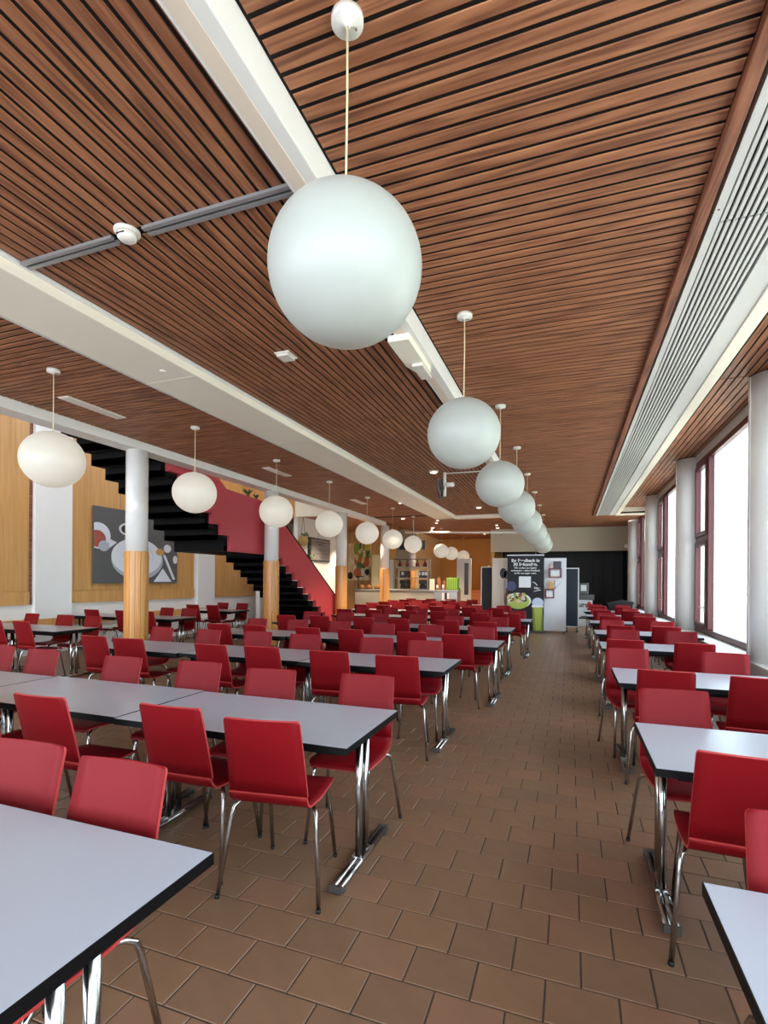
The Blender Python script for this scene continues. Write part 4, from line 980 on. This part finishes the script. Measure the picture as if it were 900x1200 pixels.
# small shelves on the white partition with things on them
yw_ = YP + 0.1
for i, (u0_, u1_, v0_, v1_, nm) in enumerate(((643, 658, 666, 677, 'upper'), (636.8, 649.5, 690, 701, 'lower'))):
    xa, xb = bx_at(u0_, yw_), bx_at(u1_, yw_); za, zb_ = bz(650, v1_, yw_), bz(650, v0_, yw_)
    if i == 1: xa = max(xa, bx_at(639, yw_))
    t = thing('wall_shelf', '%s dark red box shelf on the white partition' % nm, 'shelf', (xa, yw_ - 0.13, za), 0, 'red shelves on the partition'); w_ = xb - xa; h_ = zb_ - za
    MB().box(0, w_, 0, 0.12, 0, 0.03).build('shelf_board', 'shelf_red', t); MB().box(0, w_, 0, 0.12, h_ - 0.03, h_).build('shelf_board', 'shelf_red', t)
    MB().box(0, 0.03, 0, 0.12, 0.03, h_ - 0.03).build('shelf_side', 'shelf_red', t); MB().box(w_ - 0.02, w_, 0, 0.12, 0.03, h_ - 0.03).build('shelf_side', 'shelf_red', t)
    pk = thing('packet', 'white packet lying in the %s red shelf' % nm, 'packet', (xa + w_ * 0.5, yw_ - 0.08, za + 0.03), 0, 'packets in the red shelves')
    MB().box(-w_ * 0.36, w_ * 0.36, -0.035, 0.03, 0, h_ - 0.1).build('carton', 'board_white', pk, 0.006); MB().box(-w_ * 0.36, w_ * 0.36, -0.037, -0.035, 0.01, 0.03).build('band', 'print_pink', pk)
    if i == 0:
        pk = thing('book_box', 'dark grey box standing on the upper red shelf', 'box', (xa + w_ * 0.66, yw_ - 0.07, za + h_), 0); MB().box(-0.11, 0.11, -0.04, 0.04, 0, 0.18).build('body', 'box_grey', pk, 0.004); MB().box(-0.11, 0.11, -0.042, 0.042, 0.18, 0.2).build('lid', 'print_dark', pk)
        pk = thing('milk_carton', 'small white carton on the upper red shelf', 'carton', (xa + w_ * 0.25, yw_ - 0.07, za + h_), 0); MB().box(-0.035, 0.035, -0.03, 0.03, 0, 0.12).prism([(-0.035, 0.12), (0.035, 0.12), (0, 0.16)], 1, -0.03, 0.03).build('body', 'print_pink', pk); MB().box(-0.035, 0.035, -0.004, 0.004, 0.155, 0.175).build('crimp', 'board_white', pk)
    else:
        pk = thing('juice_carton', 'orange carton on the lower red shelf', 'carton', (xa + w_ * 0.6, yw_ - 0.07, za + h_), 0); MB().box(-0.06, 0.06, -0.04, 0.04, 0, 0.17).prism([(-0.06, 0.17), (0.06, 0.17), (0, 0.23)], 1, -0.04, 0.04).build('body', 'box_orange', pk); MB().box(-0.06, 0.06, -0.005, 0.005, 0.225, 0.245).build('crimp', 'box_orange', pk)
MB().tube([(0.02, -0.01, bz(650, 689, yw_)), (0.17, -0.01, bz(650, 682, yw_) + 0.0)], 0.006, 6).tube([(-0.06 + 0.05, -0.01, bz(650, 680, yw_)), (0.0, -0.01, bz(650, 690, yw_))], 0.02, 6).build('printed_pencil', 'print_plate_rim', tw_)

# drinks cooler in the dark kitchen front
yc_ = 18.6
t = thing('drinks_cooler', 'white drinks cooler with red emblem before the dark kitchen', 'cooler', (bx_at(676, yc_), yc_, 0))
wck = bx_at(694.5, yc_) - bx_at(676, yc_); hk = bz(686, 703, yc_); bk = bz(686, 728, yc_)
MB().box(0, wck, 0, 0.6, 0.0, hk).build('body', 'cooler_white', t, 0.01)
MB().box(-0.02, wck + 0.05, -0.03, 0.62, hk, hk + 0.18).build('top', 'steel_dark', t, 0.01)
MB().box(0, wck, -0.01, 0, max(bk, 0) + 0.08, max(bk, 0) + 0.13).build('grille', 'print_dark', t)
MB().prism([(wck * 0.8 + 0.09 * math.cos(2 * PI * k / 18), hk - 0.22 + 0.17 * math.sin(2 * PI * k / 18)) for k in range(18)], 1, -0.012, 0).build('printed_emblem', 'logo_red', t)
MB().prism([(wck * 0.8 + 0.05 * math.cos(2 * PI * k / 18), hk - 0.27 + 0.07 * math.sin(2 * PI * k / 18)) for k in range(18)], 1, -0.014, 0).build('printed_emblem', 'print_white', t)
lettering('uro', 0.24, wck * 0.44, hk - 0.24, -0.005, 'print_dark', t, bold=0.006)
MB().box(wck * 0.5, wck * 0.64, -0.01, 0, hk - 0.45, hk - 0.41).box(wck * 0.25, wck * 0.6, -0.01, 0, hk - 0.58, hk - 0.55).build('printed_lines', 'kitchen_line', t)
t = thing('coffee_machine', 'small grey machine standing on the drinks cooler', 'machine', (bx_at(684, yc_), yc_ + 0.25, hk + 0.18)); MB().box(-0.18, 0.16, -0.12, 0.15, 0, 0.4).build('body', 'steel_dark', t, 0.02); MB().box(-0.09, 0.09, -0.13, -0.12, 0.12, 0.32).build('front_panel', 'grey_metal', t)
# black piano by the last column
xp, yp = 1.45, 17.9
t = thing('piano', 'black upright piano with glossy lid by the last window column', 'piano', (xp, yp, 0))
zt_ = bz(742, 708, yp)
MB().box(-0.3, 0.42, 0, 1.3, 0, zt_).build('body', 'piano_black', t, 0.01); MB().prism([(-0.33, zt_), (0.45, zt_), (0.45, zt_ + 0.06), (0.1, zt_ + 0.13), (-0.33, zt_ + 0.02)], 1, -0.03, 1.33).build('lid', 'piano_black', t); MB().box(-0.46, -0.3, 0.1, 1.2, 0.62, 0.74).build('keyboard_shelf', 'piano_black', t, 0.01)
t = thing('wall_lamp', 'small round wall lamp beside the last window column', 'lamp', (XR - 0.25, 20.6, bz(733, 640, 20.6))); MB().sphere((0, 0, 0), 0.1, 14, 8).build('globe', 'opal_glass', t); MB().box(-0.04, 0.2, -0.03, 0.03, -0.03, 0.03).build('bracket', 'plastic_white', t)

# ================================================================== OUTSIDE THE WINDOWS
struct('ground_outside', MB().box(2.5, 60, -20, 90, -0.4, -0.3), 'ext_ground')
bd = thing('apartment_building', 'pale building with rows of windows seen through the window', 'building', (22, 40, -0.3))
MB().box(0, 10, -38, 45, 0, 9.5).build('wall', 'ext_wall', bd)
MB().box(-0.5, 10, -38, 45, 9.5, 10.0).build('roof_edge', 'ext_panel', bd)
wm = MB().box(-0.06, 0.05, -0.9, 0.9, 0, 1.7).mesh('window', 'ext_window'); sl = MB().box(-0.12, 0.0, -1.0, 1.0, -0.1, 0.0).mesh('sill', 'ext_panel')
for fl in range(3):
    MB().box(-0.15, 0, -38, 45, 2.9 * fl + 0.35, 2.9 * fl + 0.55).build('band', 'ext_panel', bd)
    for k in range(22):
        w_ = obj('window', wm, bd, (0, -36 + k * 3.7, 2.9 * fl + 1.2)); obj('sill', sl, w_)
for i, (x, y, r_) in enumerate(((6.5, 12.5, 0.7), (7.2, 14.2, 0.9), (8.0, 16.0, 0.8), (6.2, 18.5, 0.7), (9.5, 19.5, 1.0))):
    t = thing('shrub', 'small leafy shrub outside the big window, %s from the camera' % ORD[i], 'shrub', (x, y, -0.3), 0, 'shrubs outside')
    MB().tube([(0, 0, 0), (0, 0, r_)], 0.04, 6).build('stem', 'print_brown', t)
    rr = random.Random(i); lf = MB()
    for k in range(420):
        v = Vector((rr.gauss(0, 1), rr.gauss(0, 1), rr.gauss(0, 1))).normalized() * r_ * (0.55 + 0.45 * rr.random()); v.z = v.z * 0.8 + r_
        a_ = Vector((rr.gauss(0, 1), rr.gauss(0, 1), rr.gauss(0, 1))).normalized() * 0.09; b_ = a_.cross(v).normalized() * 0.05
        lf.add([v - a_, v + b_, v + a_, v - b_], [(0, 1, 2, 3)])
    tag(lf.build('foliage', 'shrub_orange' if i in (1, 3) else 'shrub_green', t, fix=False), kind='stuff')
print('objects', len(COL.objects))
